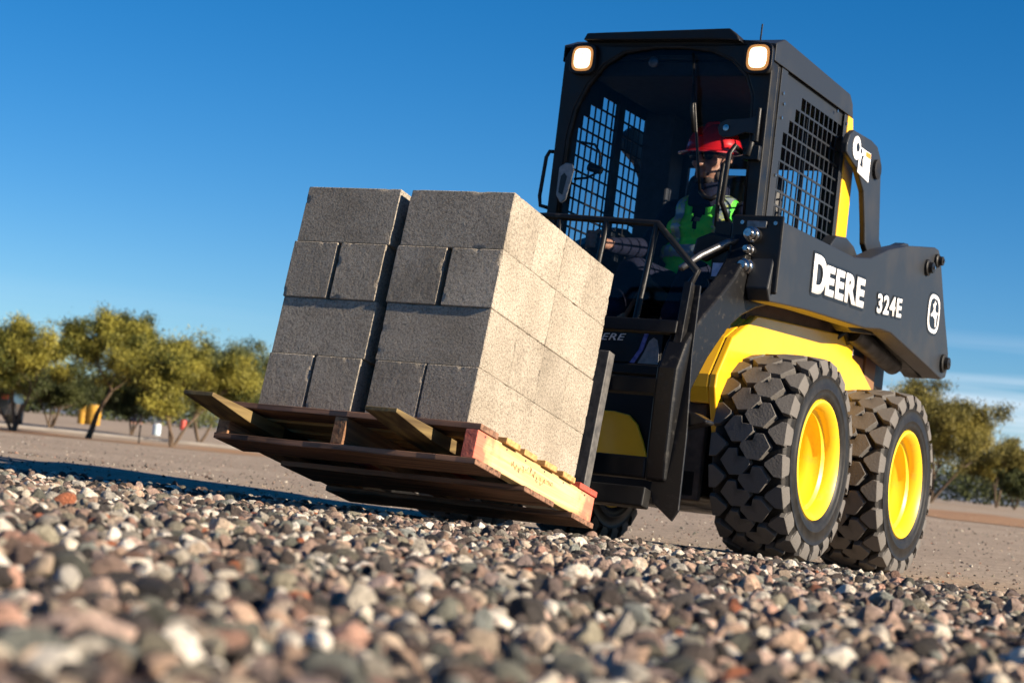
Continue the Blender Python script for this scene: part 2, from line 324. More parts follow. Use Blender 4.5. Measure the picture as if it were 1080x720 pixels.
# gravel bed surface
XY = ([-8, -3.5, -2.3, -.8, .2, .8, 1.24, 2.14, 4, 8], [1.0, 1.1, 1.19, 1.07, 1.28, 1.33, 1.38, 1.97, 3.0, 5.0])
def gravel_z(x, y):
    s = x-np.interp(y, *XY)
    h = .018*noise.noise(Vector((x*1.1, y*1.1, 3)))
    if s >= 0: return .078+.095*min(1, s/5)**.8+h*min(1, .3+s)
    k = np.interp(y, [-9, .3, .55, 1.4, 2.2, 9], [.34, .34, .047, .047, .12, .3])
    return .078+k*s+h*.3
def gmat():
    m = bpy.data.materials.new('gravel_stone'); m.use_nodes = True; nt = m.node_tree; N = nt.nodes; L = nt.links; b = N['Principled BSDF']
    b.inputs['Roughness'].default_value = .68; b.inputs['Specular IOR Level'].default_value = .4
    at = N.new('ShaderNodeAttribute'); at.attribute_type = 'INSTANCER'; at.attribute_name = 'tint'
    tc = N.new('ShaderNodeTexCoord'); n = N.new('ShaderNodeTexNoise'); n.inputs['Scale'].default_value = 2.2; n.inputs['Detail'].default_value = 6; L.new(tc.outputs['Object'], n.inputs['Vector'])
    mr = N.new('ShaderNodeMapRange'); mr.inputs[1].default_value = .3; mr.inputs[2].default_value = .7; mr.inputs[3].default_value = .62; mr.inputs[4].default_value = 1.3; L.new(n.outputs[0], mr.inputs[0])
    h = N.new('ShaderNodeHueSaturation'); L.new(at.outputs['Color'], h.inputs['Color']); L.new(mr.outputs[0], h.inputs['Value']); L.new(h.outputs[0], b.inputs['Base Color'])
    bp = N.new('ShaderNodeBump'); bp.inputs['Strength'].default_value = .7; bp.inputs['Distance'].default_value = .05
    n2 = N.new('ShaderNodeTexNoise'); n2.inputs['Scale'].default_value = 9; n2.inputs['Detail'].default_value = 6; L.new(tc.outputs['Object'], n2.inputs['Vector'])
    L.new(n2.outputs[0], bp.inputs['Height']); L.new(bp.outputs[0], b.inputs['Normal'])
    return m
M['stone'] = gmat()
M['gbase'] = mat('gravel_bed', (.022, .017, .014), .95, c2=(.012, .010, .008), nscale=45, bump=1, bscale=50, bdist=.02)  # near-black bed, coloured to deepen the shade between the stones
gxs = np.arange(-2.6, 9.6, .12); gys = np.arange(-7.5, 8.0, .12)
sheet('gravel_bed', gxs, gys, lambda x, y: float(gravel_z(x, y)-.016), M['gbase'])
def stone_mesh(i):
    bm = bmesh.new(); bmesh.ops.create_icosphere(bm, subdivisions=3, radius=1)
    rr = random.Random(100+i); pl = []
    for k in range(10):
        v = Vector((rr.gauss(0, 1), rr.gauss(0, 1), rr.gauss(0, 1))).normalized(); pl.append((v, rr.uniform(.62, 1.0)))
    sc = Vector((rr.uniform(.95, 1.35), rr.uniform(.8, 1.05), rr.uniform(.55, .85)))
    for v in bm.verts:
        d = v.co.normalized(); ds = [h/max(.05, n.dot(d)) for n, h in pl if n.dot(d) > .05]+[1.12]
        e = sum(x**-44 for x in ds)**(-1/44)
        e += .03*noise.noise(d*2.5+Vector((i, 0, 0)))
        v.co = Vector((d.x*sc.x, d.y*sc.y, d.z*sc.z))*e
    me = bpy.data.meshes.new('stone'); bm.to_mesh(me); bm.free()
    me.polygons.foreach_set('use_smooth', [True]*len(me.polygons)); me.set_sharp_from_angle(angle=R(24)); me.materials.append(M['stone']); return me
scoll = bpy.data.collections.new('stone_kinds')
for i in range(14): scoll.objects.link(bpy.data.objects.new('stone', stone_mesh(i)))
PAL = [(.56, .44, .33), (.74, .66, .54), (.38, .26, .20), (.46, .27, .20), (.22, .15, .12), (.16, .16, .13), (.24, .25, .22), (.06, .052, .048), (.52, .36, .26), (.58, .42, .34), (.25, .19, .17), (.09, .07, .06), (.85, .78, .67), (.44, .15, .07), (.30, .27, .20)]
PW = np.array([13, 15, 6, 4, 8, 6, 6, 16, 7, 7, 6, 13, 11, 1.5, 5], float); PW /= PW.sum()
def gravel():
    pts = []; rad = []
    sp = .0200
    X, Y = np.meshgrid(np.arange(-1.9, 8.2, sp), np.arange(-6.2, 6.5, sp), indexing='ij'); X = X.ravel(); Y = Y.ravel()
    X = X+rng.uniform(-.5, .5, X.size)*sp; Y = Y+rng.uniform(-.5, .5, Y.size)*sp
    dx, dy = X-CAM.x, Y-CAM.y; d = -dx*.879-dy*.476; lat = -dx*.476+dy*.879
    s = X-np.interp(Y, *XY)
    keep = ((d > .45) & (np.abs(lat) < .30*d+1.0) & (s > -.45)) | ((s <= -.2) & (s > -1.75) & (Y > .3) & (Y < 2.0) & (rng.random(X.size) < .8))
    keep &= (d > .45)
    keep |= (s <= -.45) & (s > -1.3) & (X > -1.85) & (np.abs(lat) < .27*d) & (rng.random(X.size) < .010)
    X, Y = X[keep], Y[keep]
    sk = X-np.interp(Y, *XY); n = X.size; r = np.clip(rng.lognormal(math.log(.0102), .40, n)*np.where((X-CAM.x)**2+(Y-CAM.y)**2 < 6, 1.2, 1), .005, .027)
    r = np.where(sk < -1.75, r*.5, r)
    Z = np.array([max(gravel_z(a, b), ground_z(a, b)+.004 if q < -.45 else -9) for a, b, q in zip(X, Y, sk)])+np.where(sk < -.45, .3, 1)*(rng.uniform(-.016, .016, n)-.10*r)
    # a few big ones
    return np.stack([X, Y, Z], 1), r
P_, r_s = gravel()
npb = 8000; D_ = 7.5+rng.random(npb)**1.6*26; La = rng.uniform(-.34, .34, npb)*D_
px_, py_ = CAM.x-.879*D_-.476*La, CAM.y-.476*D_+.879*La; kk = (px_-np.interp(py_, *XY)) < -.5; px_, py_ = px_[kk], py_[kk]
P_ = np.concatenate([P_, np.stack([px_, py_, [ground_z(a, b)+.002 for a, b in zip(px_, py_)]], 1)]); r_s = np.concatenate([r_s, np.clip(rng.lognormal(math.log(.0045), .45, len(px_)), .002, .013)])
gm = bpy.data.meshes.new('gravel'); gm.vertices.add(len(P_)); gm.vertices.foreach_set('co', P_.ravel())
def attr(name, typ, key, data):
    a = gm.attributes.new(name, typ, 'POINT'); a.data.foreach_set(key, np.asarray(data, np.float32).ravel() if typ != 'INT' else data)
attr('rad', 'FLOAT', 'value', r_s)
attr('rot', 'FLOAT_VECTOR', 'vector', np.stack([rng.normal(0, .7, len(P_)), rng.normal(0, .7, len(P_)), rng.uniform(0, 6.28, len(P_))], 1))
ci = rng.choice(len(PAL), len(P_), p=PW); tint = np.array(PAL)[ci]*rng.uniform(.35, 1.4, (len(P_), 1))
attr('tint', 'FLOAT_COLOR', 'color', np.concatenate([tint, np.ones((len(P_), 1))], 1))
attr('pick', 'INT', 'value', rng.integers(0, 14, len(P_)).astype(np.int32))
gobj = bpy.data.objects.new('gravel', gm); col.objects.link(gobj)
tag(gobj, 'loose multicoloured river gravel filling the foreground', 'gravel', kind='stuff')
ng = bpy.data.node_groups.new('scatter', 'GeometryNodeTree')
ng.interface.new_socket('Geometry', in_out='INPUT', socket_type='NodeSocketGeometry'); ng.interface.new_socket('Geometry', in_out='OUTPUT', socket_type='NodeSocketGeometry')
gi = ng.nodes.new('NodeGroupInput'); go = ng.nodes.new('NodeGroupOutput'); ip = ng.nodes.new('GeometryNodeInstanceOnPoints'); cin = ng.nodes.new('GeometryNodeCollectionInfo')
cin.inputs[0].default_value = scoll; cin.inputs['Separate Children'].default_value = True; cin.inputs['Reset Children'].default_value = True
def na(n, t):
    q = ng.nodes.new('GeometryNodeInputNamedAttribute'); q.data_type = t; q.inputs[0].default_value = n; return q.outputs[0]
e2r = ng.nodes.new('FunctionNodeEulerToRotation')
ng.links.new(gi.outputs[0], ip.inputs['Points']); ng.links.new(cin.outputs[0], ip.inputs['Instance']); ip.inputs['Pick Instance'].default_value = True
ng.links.new(na('pick', 'INT'), ip.inputs['Instance Index']); ng.links.new(na('rot', 'FLOAT_VECTOR'), e2r.inputs[0]); ng.links.new(e2r.outputs[0], ip.inputs['Rotation'])
ng.links.new(na('rad', 'FLOAT'), ip.inputs['Scale']); ng.links.new(ip.outputs[0], go.inputs[0])
gobj.modifiers.new('scatter', 'NODES').node_group = ng

# far hills
hb = MB(); hp = []
for i in range(60):
    a = -60+i*2.4; hp.append((a, 14+66*math.exp(-((a-15.5)/3.2)**2)+9*noise.noise(Vector((a*.5, 4, 0)))))
vs = []; fs = []
for i, (a, h) in enumerate(hp):
    for rr_, hh in ((2300, -5), (2600, h*.7), (2900, h), (3300, -5)):
        an = YAW-R(a); vs.append((CAM.x+rr_*math.cos(an), CAM.y+rr_*math.sin(an), hh))
for i in range(59):
    for k in range(3): fs.append((i*4+k, i*4+4+k, i*4+5+k, i*4+1+k))
M['hill'] = mat('distant_hill', (.10, .13, .19), 1, c2=(.14, .17, .22), nscale=.01)
hb.add(vs, fs); structure(hb.build('hills', M['hill'], smooth=True))

# ------------------------------------------------------------------ skid steer loader
OM = Vector((.02, 0, .043)); MP = R(2.883)
RM = Matrix.Rotation(-MP, 3, 'Y')                     # machine nose slightly up on the gravel
LP = Vector((2.097, .453, .42)); RL = Matrix.Rotation(-.213, 3, 'Y')      # load frame, forks tipped back
def L2M(v): return RM.transposed() @ (LP + RL @ Vector(v) - OM)
root = thing('skid_steer_loader', 'black and yellow skid steer loader carrying concrete blocks on its pallet forks', 'loader', OM, (0, -MP, 0))
LUG = 20
def tyre_parts(cx, s, parent):
    """s=+1 visible side; wheel between |y|=.55 and .85"""
    yo, yi, yc = .85*s, .55*s, .70*s; cz = .404
    wm = MB(); wm.lathe([(.0, yc-.01*s), (.06, yc-.01*s), (.062, yc+.03*s), (.085, yc+.03*s), (.09, yc-.012*s), (.165, yc-.012*s), (.178, yc-.03*s), (.178, yc-.045*s), (.0, yc-.045*s)], 48, cx, cz)
    for k in range(8):
        a = k*math.pi/4; wm.lathe([(0, yc+.018*s), (.014, yc+.018*s), (.014, yc-.012*s)], 6, cx+.125*math.cos(a), cz+.125*math.sin(a))
    wh = wm.build('wheel', M['rimyellow'], parent, auto=35)
    rp = [(.219, .846), (.226, .852), (.234, .850), (.238, .842), (.234, .834), (.222, .828), (.214, .815), (.212, .790), (.203, .782), (.199, .765), (.197, .745), (.187, .735), (.183, .715), (.181, .672), (.187, .655), (.203, .600), (.214, .575), (.236, .562), (.236, .552), (.205, .556), (.195, .60), (.172, .655), (.170, .715), (.176, .742), (.186, .757), (.188, .79), (.201, .80), (.203, .825)]
    rm = MB(); rm.lathe([(r, y*s) for r, y in rp], 72, cx, cz, closed=True); rm.build('rim', M['rimyellow'], wh, auto=40)
    # carcass
    def half(t): return [(.226, .0), (.236, .140), (.246, .151), (.262, .155), (.275, .1545), (.279, .157), (.284, .1545), (.315, .155), (.340, .152), (.352, .1495), (.362, .146), (.370, .138), (.373, .10), (.375, .04)]
    h = half(0); prof = [(r, yc+t) for r, t in h[1:]]+[(.3755, yc)]+[(r, yc-t) for r, t in reversed(h[1:])]+[(.226, yc-.12), (.226, yc+.12)]
    tm = MB(); tm.lathe(prof, 96, cx, cz, closed=True)
    p = 2*math.pi/LUG
    def rad(t): return .4045-.0125*(abs(t)/.15)**2.4
    def lug(poly, side, off, top=0):
        vs = []
        cy0 = sum(q[0] for q in poly)/len(poly); ca = sum(q[1] for q in poly)/len(poly)
        for lev in (0, 1):
            for y, a in poly:
                k = 1.05 if lev == 0 else 1.0
                yy = cy0+(y-cy0)*k; aa = ca+(a-ca)*k
                if y > .149 and lev == 0: yy = y+.001
                r = rad(yy) if lev else .366
                an = (aa+off)*p
                vs.append((cx+r*math.cos(an), yc+yy*side, cz+r*math.sin(an)))
        n = len(poly)
        tm.add(vs, [tuple(range(n, 2*n))]+[(i, (i+1) % n, n+(i+1) % n, n+i) for i in range(n)])
    def shoulder(side, off):
        # wedge of rubber running down over the shoulder
        sec = [(-.36, -.10), (.30, .50)]
        vs = []
        for (a0, a1), r, y in (((.15, .85), rad(.149)-.001, .149), ((.20, .80), .352, .1605), ((.28, .72), .330, .1555)):
            for a in (a0, a1): 
                an = (a+off)*p; vs.append((cx+r*math.cos(an), yc+y*side, cz+r*math.sin(an)))
        for (a0, a1), r, y in (((.15, .85), .366, .12), ((.20, .80), .345, .140), ((.28, .72), .326, .143)):
            for a in (a0, a1):
                an = (a+off)*p; vs.append((cx+r*math.cos(an), yc+y*side, cz+r*math.sin(an)))
        tm.add(vs, [(0, 1, 3, 2), (2, 3, 5, 4), (0, 2, 8, 6), (2, 4, 10, 8), (1, 7, 9, 3), (3, 9, 11, 5), (0, 6, 7, 1), (4, 5, 11, 10)])
    A = [(.149, .14), (.149, .86), (.128, .88), (.082, .60), (.081, .50), (.118, .17)]
    B = [(.098, .06), (.066, .44), (.034, .45), (.026, .22), (-.016, .20), (-.024, .00), (.008, -.34), (.058, -.37)]
    for k in range(LUG):
        for side, of in ((1, 0.0), (-1, .5)):
            lug(A, side, k+of); shoulder(side, k+of); lug(B, side, k+of)
    tm.build('tyre', M['rubber'], wh, auto=30, bevel=.0014, seg=1)
    # smooth sidewall skin with raised rings, a hair outside the carcass
    sm = MB()
    for sgn in (1, -1):
        sm.lathe([(.237, yc+.1425*sgn), (.247, yc+.1535*sgn), (.262, yc+.1575*sgn), (.2745, yc+.157*sgn), (.277, yc+.160*sgn), (.282, yc+.160*sgn), (.2845, yc+.157*sgn), (.315, yc+.1575*sgn), (.326, yc+.1565*sgn), (.328, yc+.1585*sgn), (.331, yc+.1585*sgn), (.333, yc+.1545*sgn), (.336, yc+.150*sgn)], 96, cx, cz)
    sm.build('sidewall', M['side_rubber'], wh, auto=60)
for cx in (0, -1.13):
    for s in (1, -1): tyre_parts(cx, s, root)

# chassis body
b = MB()
b.box(-1.62, .30, -.50, .50, .20, .86)
body = b.build('body', M['black'], root, bevel=.012)
b = MB(); side = [(.30, .40), (.375, .56), (.40, .62), (.395, .67), (.28, .83), (.05, .950), (-.10, .962), (-1.115, 1.035), (-1.115, .945), (-1.22, .925), (-1.52, .80), (-1.60, .45), (-1.60, .40)]
b.prism(side, 'y', .522, .552); b.prism([(x, z) for x, z in side], 'y', -.552, -.522)
b.prism([(.375, .56), (.40, .62), (.395, .67), (.28, .83), (.05, .955), (.02, .955), (.24, .81), (.36, .66), (.34, .56)], 'y', .44, .521)
b.build('fender', M['yellow'], body, bevel=.006)
M['brown'] = mat('arm_shade_brown', (.075, .04, .02), .7, c2=(.13, .075, .04), nscale=9)  # brown stands in for the loader arm's shadow above the yellow side
for s_ in (1, -1): MB().prism([(.10, .90), (.10, 1.14), (-1.10, 1.16), (-1.10, .90)], 'y', min(.501*s_, .520*s_)-.0, max(.501*s_, .520*s_)-.018*(0)).build('arm_shade_plate', M['brown'], body)
b = MB(); b.box(.301, .308, -.02, .265, .31, .315)
b = MB(); b.box(.301, .335, .33, .50, .185, .56); b.build('shaded_fender_foot', mat('fender_shade_brown', (.045, .028, .018), .8, c2=(.10, .065, .045), nscale=12), body, bevel=.006)  # dark brown paints the shade on the fender's lower front face
arch = [(-.12, .315), (.27, .315), (.235, .40), (.205, .46), (.165, .495), (.10, .505), (-.12, .505)]
b = MB(); b.prism(arch, 'x', .302, .318); b.build('front_panel', M['yellow'], body, bevel=.004)
b = MB(); b.box(.302, .335, -.48, .48, .20, .30); b.box(.302, .33, -.48, .36, .655, .695); b.box(.302, .325, .28, .47, .31, .655); b.box(.302, .35, -.48, .40, .835, .862)
b.build('front_crossmember', M['black'], body, bevel=.004)
b = MB(); b.box(-1.78, -1.12, -.49, .49, .861, 1.40); b.prism([(-1.74, 1.40), (-1.55, 1.47), (-1.10, 1.47), (-1.05, 1.40)], 'y', -.36, .36)
b.build('engine_hood', M['char'], body, bevel=.02)
b = MB(); b.box(-1.60, -1.45, .40, .502, .80, 1.10); b.box(-1.42, -1.16, .44, .501, .862, .98); b.build('rear_post', mat('brown_shaded_frame', (.18, .09, .04), .6), body, bevel=.005)  # brown colour stands in for yellow bodywork in shadow
b = MB(); b.tube([(-1.0, .575, 1.045), (-1.62, .575, .98)], .045, 20); b.tube([(-1.62, .575, .98), (-1.85, .575, 1.0)], .025, 16)
b.build('lift_cylinder', M['black'], body, auto=30)
b = MB(); b.tube([(-.9, .54, 1.0), (-.96, .56, 1.04), (-1.02, .555, 1.0), (-1.05, .55, 1.05)], .014, 8); b.build('hose', M['black'], body, smooth=True)
b = MB(); b.box(-1.165, -1.03, .538, .541, .955, 1.03); b.build('warning_decal', M['ink'], body)
b = MB(); b.box(-1.15, -1.05, .5412, .5425, .96, .985); b.build('warning_decal', M['white'], body)

# loader arms (both sides)
armp = [(.37, 1.275), (-.20, 1.285), (-.48, 1.29), (-.673, 1.322), (-.90, 1.40), (-1.164, 1.467), (-1.45, 1.515), (-1.56, 1.533), (-1.615, 1.532), (-1.655, 1.505), (-1.80, 1.27), (-1.925, 1.09), (-1.94, 1.02), (-1.915, .97), (-1.85, .955), (-1.79, .962), (-1.623, .985), (-1.04, 1.055), (-.90, 1.05), (-.694, 1.024), (.025, .987), (.42, .956), (.455, 1.0), (.40, 1.22)]
armb = [(-.62, 1.06), (-.80, 1.02), (-1.20, 1.06), (-1.40, 1.02), (-1.70, .975), (-1.80, .95), (-1.88, .955), (-1.92, .99), (-1.90, 1.05), (-1.60, 1.30), (-.7, 1.25)]
drop = [(.15, 1.27), (.15, .985), (.31, .943), (.44, .895), (.555, .833), (.65, .755), (.725, .69), (.785, .624), (.87, .526), (.90, .44), (.905, .30), (.905, .215), (.985, .215), (.992, .33), (.992, .50), (.985, .62), (.93, .72), (.82, .83), (.68, .93), (.55, 1.03), (.45, 1.14), (.402, 1.27)]
def side_arm(s):
    def pr(b, poly, y0, y1): return b.prism(poly, 'y', min(y0*s, y1*s), max(y0*s, y1*s))
    a = pr(MB(), armp, .650, .742).build('loader_arm', M['char'], root, bevel=.006)
    pr(MB(), armb, .575, .648).build('inner_plate', M['black'], a, bevel=.004)
    pr(MB(), drop, .565, .6475).build('lower_arm', M['black_worn'], a, bevel=.012, seg=3)
    for x, z, r in ((-1.454, 1.42, .026), (-1.587, 1.475, .022), (-1.84, 1.03, .030)):
        p = MB(); y = .742*s
        p.lathe([(r*1.45, y), (r*1.45, y+.012*s), (r*1.2, y+.016*s), (r*1.0, y+.016*s), (r*.95, y+.034*s), (0, y+.036*s)], 28, x, z); p.build('pivot_pin', M['black'], a, auto=35)
        q = MB(); q.lathe([(.008, y+.036*s), (.008, y+.042*s), (0, y+.042*s)], 8, x, z); q.build('bolt', M['chrome'], a)
    # pedestal link behind the cab
    lk = [(-.77, 1.80), (-.765, 1.84), (-.79, 1.885), (-.84, 1.915), (-1.08, 1.925), (-1.17, 1.915), (-1.225, 1.875), (-1.245, 1.82), (-1.32, 1.52), (-1.40, 1.47), (-1.40, 1.42), (-1.24, 1.39), (-1.13, 1.46), (-1.105, 1.54), (-1.045, 1.68), (-.93, 1.76), (-.80, 1.79)]
    l = pr(MB(), lk, .522, .55).build('rear_link', M['char'], root, bevel=.006)
    p = MB(); y = .55*s
    p.lathe([(.045, y), (.045, y+.014*s), (.03, y+.018*s), (.0, y+.018*s)], 24, -1.165, 1.81); p.build('pivot_pin', M['black'], l, auto=35)
    if s > 0:
        d = MB(); d.lathe([(.0, .5535), (.052, .5535), (.052, .5505)], 32, -.885, 1.845); d.build('warning_decal', M['white'], l)
        d = MB(); d.prism([(-0.920, 1.745), (-1.075, 1.73), (-1.075, 1.86), (-0.920, 1.86)], 'y', .551, .5545); d.build('warning_decal', M['white'], l)
        d = MB(); d.prism([(-1.005, 1.835), (-1.070, 1.835), (-1.070, 1.857), (-1.005, 1.857)], 'y', .5545, .5555); d.build('warning_decal', M['orange'], l)
        d = MB(); d.lathe([(0, .5555), (.02, .5555), (.02, .5536)], 16, -.895, 1.85); d.prism([(-0.940, 1.78), (-0.980, 1.775), (-0.970, 1.81), (-0.985, 1.835), (-0.955, 1.825)], 'y', .5545, .5555); d.prism([(-0.935, 1.83), (-0.955, 1.84), (-0.950, 1.855), (-0.930, 1.85)], 'y', .5545, .5555); d.build('warning_decal', M['ink'], l)
    pr(MB(), [(-.60, 1.27), (-.68, 1.38), (-.74, 1.425), (-.86, 1.44), (-.97, 1.42), (-1.06, 1.37), (-1.15, 1.27)], .502, .558).build('arm_support', M['char'], a, bevel=.005)
    pr(MB(), [(-1.25, 1.40), (-1.44, 1.487), (-1.68, 1.570), (-1.73, 1.575), (-1.78, 1.54), (-1.80, 1.40)], .502, .556).build('arm_support', M['char'], a, bevel=.005)
    return a
arm = side_arm(1); side_arm(-1)
b = MB(); b.box(.90, .97, -.56, .56, .22, .30); b.build('arm_crosstube', M['black'], root, bevel=.01)
# rear cross tube joining the arm tops
b = MB(); b.box(-1.70, -1.56, -.62, .62, 1.16, 1.30); b.build('arm_crosstube', M['char'], root, bevel=.01)

def text_mesh(s, size, off, ext=.001, shear=0, spacing=1.0):
    c = bpy.data.curves.new('lettering', 'FONT'); c.body = s; c.size = size; c.offset = off; c.extrude = ext; c.shear = shear; c.space_character = spacing; c.resolution_u = 4
    o = bpy.data.objects.new('lettering', c); col.objects.link(o)
    bpy.context.view_layer.update()
    me = bpy.data.meshes.new_from_object(o.evaluated_get(bpy.context.evaluated_depsgraph_get())); bpy.data.objects.remove(o)
    return me
def put_text(s, name, mt, parent, org, ex, ey, wid, hgt, off, ext=.001, shear=0, lift=0, spacing=1.0, grow=0):
    """text scaled so that its plain (unfattened) box is wid x hgt, placed with origin org and axes ex, ey"""
    me = text_mesh(s, 1, off, 0.0, shear, spacing)
    ref = text_mesh(s, 1, 0.0, 0.0, shear, spacing)
    co = np.array([v.co[:] for v in ref.vertices]); lo = co.min(0); hi = co.max(0)
    ex = Vector(ex).normalized(); ey = Vector(ey).normalized(); ez = ex.cross(ey)
    for v in me.vertices:
        p = v.co; x = (p.x-lo[0])/(hi[0]-lo[0])*wid; y = (p.y-lo[1])/(hi[1]-lo[1])*hgt
        v.co = Vector(org)+ex*x+ey*y+ez*lift
    o = link(name, me, mt, parent)
    sld = o.modifiers.new('thick', 'SOLIDIFY'); sld.thickness = ext; sld.offset = 0
    return o
YA = .742
def side_word(t, x0, z0, wid, hgt, tilt, sp=1.0, fat=.045, rim=.012):
    ex = Vector((-math.cos(tilt), 0, math.sin(tilt))); ey = Vector((math.sin(tilt)*.3, 0, 1))
    w_ = put_text(t, 'lettering', M['white'], arm, (x0, YA, z0), ex, ey, wid, hgt, fat, lift=.0042, spacing=sp, ext=.0004)
    co = [v.co.copy() for v in w_.data.vertices]; fc = [tuple(p.vertices) for p in w_.data.polygons]; b = MB()
    for k in range(16):
        a = 2*math.pi*k/16; o = Vector((rim*math.cos(a), -.0012-.00012*k, rim*math.sin(a))); b.add([c+o for c in co], fc)
    me = bpy.data.meshes.new('lettering'); me.from_pydata([tuple(p) for p in b.v], [], b.f); link('letter_outline', me, M['ink'], w_)
side_word('D', -.008, 1.072, .135, .138, R(2.6))
side_word('EERE', -.158, 1.084, .462, .108, R(2.6), 1.12)
side_word('324E', -.815, 1.112, .325, .078, R(5), 1.16, .035, .009)
# oval badge with leaping stag
def oval(cx, cz, rx, rz, n=40, p=3.0):
    return [(cx+rx*math.copysign(abs(math.cos(t))**(2/p), math.cos(t)), cz+rz*math.copysign(abs(math.sin(t))**(2/p), math.sin(t))) for t in [2*math.pi*i/n for i in range(n)]]
bx, bz = -1.625, 1.232
MB().prism(oval(bx, bz, .100, .100), 'y', YA, YA+.0015).build('badge', M['ink'], arm)
MB().prism(oval(bx, bz, .088, .089), 'y', YA+.0015, YA+.003).build('badge', M['white'], arm)
MB().prism(oval(bx, bz, .068, .071), 'y', YA+.003, YA+.0045).build('badge', M['ink'], arm)
stag = [(-.005, .062), (-.012, .046), (-.032, .042), (-.022, .030), (-.014, .020), (-.030, .002), (-.052, -.008), (-.048, -.018), (-.022, -.012), (-.004, -.018), (.014, -.022), (.024, -.056), (.036, -.058), (.034, -.026), (.038, -.006), (.050, .010), (.034, .012), (.012, .010), (.002, .024), (.006, .040), (.020, .054), (.007, .051)]
MB().prism([(bx-x, bz+z) for x, z in stag], 'y', YA+.0045, YA+.006).build('badge', M['white'], arm)
# hydraulic coupler plate on the front of the arm
b = MB(); b.box(.41, .425, .555, .765, .985, 1.285); cp = b.build('coupler_plate', M['black'], arm, bevel=.008)
for y, z, r in ((.655, 1.205, .030), (.650, 1.145, .019), (.642, 1.082, .031)):
    b = MB(); b.lathe([(r, .425), (r, .455), (r*.85, .458), (r*.85, .48), (r*.55, .484), (r*.5, .50), (0, .50)], 20, y, z, 'x'); b.build('coupler', M['chrome'], cp, auto=35)
for y, z in ((.735, 1.255), (.60, 1.02), (.735, 1.02), (.60, 1.255)):
    b = MB(); b.lathe([(.008, .425), (.008, .432), (0, .432)], 8, y, z, 'x'); b.build('bolt', M['chrome'], cp)
b = MB(); b.box(.425, .434, .62, .70, 1.235, 1.262); b.build('latch', M['steel'], cp, bevel=.003)
b = MB(); b.prism([(.485, 1.045), (.565, 1.045), (.567, 1.098), (.487, 1.098)], 'x', .4025, .405); b.build('warning_decal', M['blue'], arm)
b = MB(); b.box(.30, .401, .478, .544, .86, 1.26); b.build('hose_cover', M['black'], arm)
b = MB(); b.prism([(.58, .395), (.75, .44), (.75, .452), (.70, .475), (.60, .480), (.60, .455)], 'x', .84, .92); b.build('step', M['black_worn'], arm, bevel=.006)
b = MB(); b.tube([(.41, .60, 1.19), (.46, .56, 1.17), (.56, .50, 1.10), (.66, .47, 1.03)], .013, 10); b.build('hose_guard', M['steel'], arm, smooth=True)
b = MB(); b.bar((.47, .53, 1.02), (.52, .60, .93), .07, .006); b.build('bracket', M['black_worn'], arm, bevel=.002)
b = MB(); b.prism([(.40, 1.13), (.45, 1.10), (.56, 1.16), (.57, 1.20), (.47, 1.215), (.41, 1.19)], 'x', .38, .42); b.build('bracket', M['black'], arm, bevel=.01)

# ---- cab
b = MB()
def arch_opening():
    return [(.430, .87), (.428, 1.35), (.418, 1.70), (.408, 1.86), (.372, 1.945), (.30, 2.01), (.20, 2.05), (.06, 2.065), (-.06, 2.065), (-.20, 2.045), (-.29, 1.99), (-.36, 1.90), (-.405, 1.80), (-.425, 1.68), (-.430, 1.35), (-.430, .87)]
op = arch_opening(); out = [(.475, .87), (.475, 1.35), (.475, 1.70), (.475, 1.95), (.475, 2.02), (.465, 2.075), (.36, 2.09), (.12, 2.105), (-.12, 2.105), (-.34, 2.09), (-.44, 2.08), (-.475, 2.02), (-.475, 1.90), (-.475, 1.68), (-.475, 1.35), (-.475, .87)]
n = len(op)
vs = [(0, y, z) for y, z in out]+[(0, y, z) for y, z in op]+[(-.07, y, z) for y, z in out]+[(-.045, y, z) for y, z in op]
fs = []
for i in range(n-1):
    fs += [(i, i+1, n+i+1, n+i), (2*n+i+1, 2*n+i, 3*n+i, 3*n+i+1), (n+i, n+i+1, 3*n+i+1, 3*n+i), (i+1, i, 2*n+i, 2*n+i+1)]
b.add(vs, fs)
for s in (1, -1):
    b.box(-.16, -.07, s*.475 if s < 0 else .452, s*.452 if s < 0 else .475, .90, 2.0)        # front side strip
    b.box(-1.0, -.90, .40*s if s > 0 else -.475, .475 if s > 0 else -.40, .9, 2.03)          # rear posts
    b.box(-.90, -.16, *((.452, .475) if s > 0 else (-.475, -.452)), .88, 1.26)                # lower side walls
b.box(-1.0, -.02, -.45, .45, .862, .875)
cab = b.build('cab', M['black'], root, bevel=.004)
b = MB(); b.prism([(0, 2.075), (-.10, 2.115), (-.92, 2.095), (-.965, 2.06), (-.985, 2.003), (-.10, 2.003), (0, 2.003)], 'y', .4785, .484)
b.prism([(.0, 2.075), (-.10, 2.117), (-.92, 2.097), (-.965, 2.062), (-.985, 2.003), (-.975, 2.003), (-.955, 2.055), (-.915, 2.085), (-.10, 2.105), (0, 2.063)], 'y', -.478, .4785)
b.prism([(0, 2.075), (-.10, 2.115), (-.92, 2.095), (-.965, 2.06), (-.985, 2.003), (-.10, 2.003), (0, 2.003)], 'y', -.484, -.4785)
b.build('roof', M['char'], cab, bevel=.003)
b = MB(); b.prism([(-.375, 2.085), (-.36, 2.115), (.29, 2.128), (.325, 2.10), (.34, 2.075), (.20, 2.083), (-.2, 2.083)], 'x', -.03, .045); b.build('visor', M['black'], cab, bevel=.005)
b = MB(); b.box(-.95, -.075, -.44, .44, 2.03, 2.05); b.build('headliner', M['lining'], cab, bevel=.004)
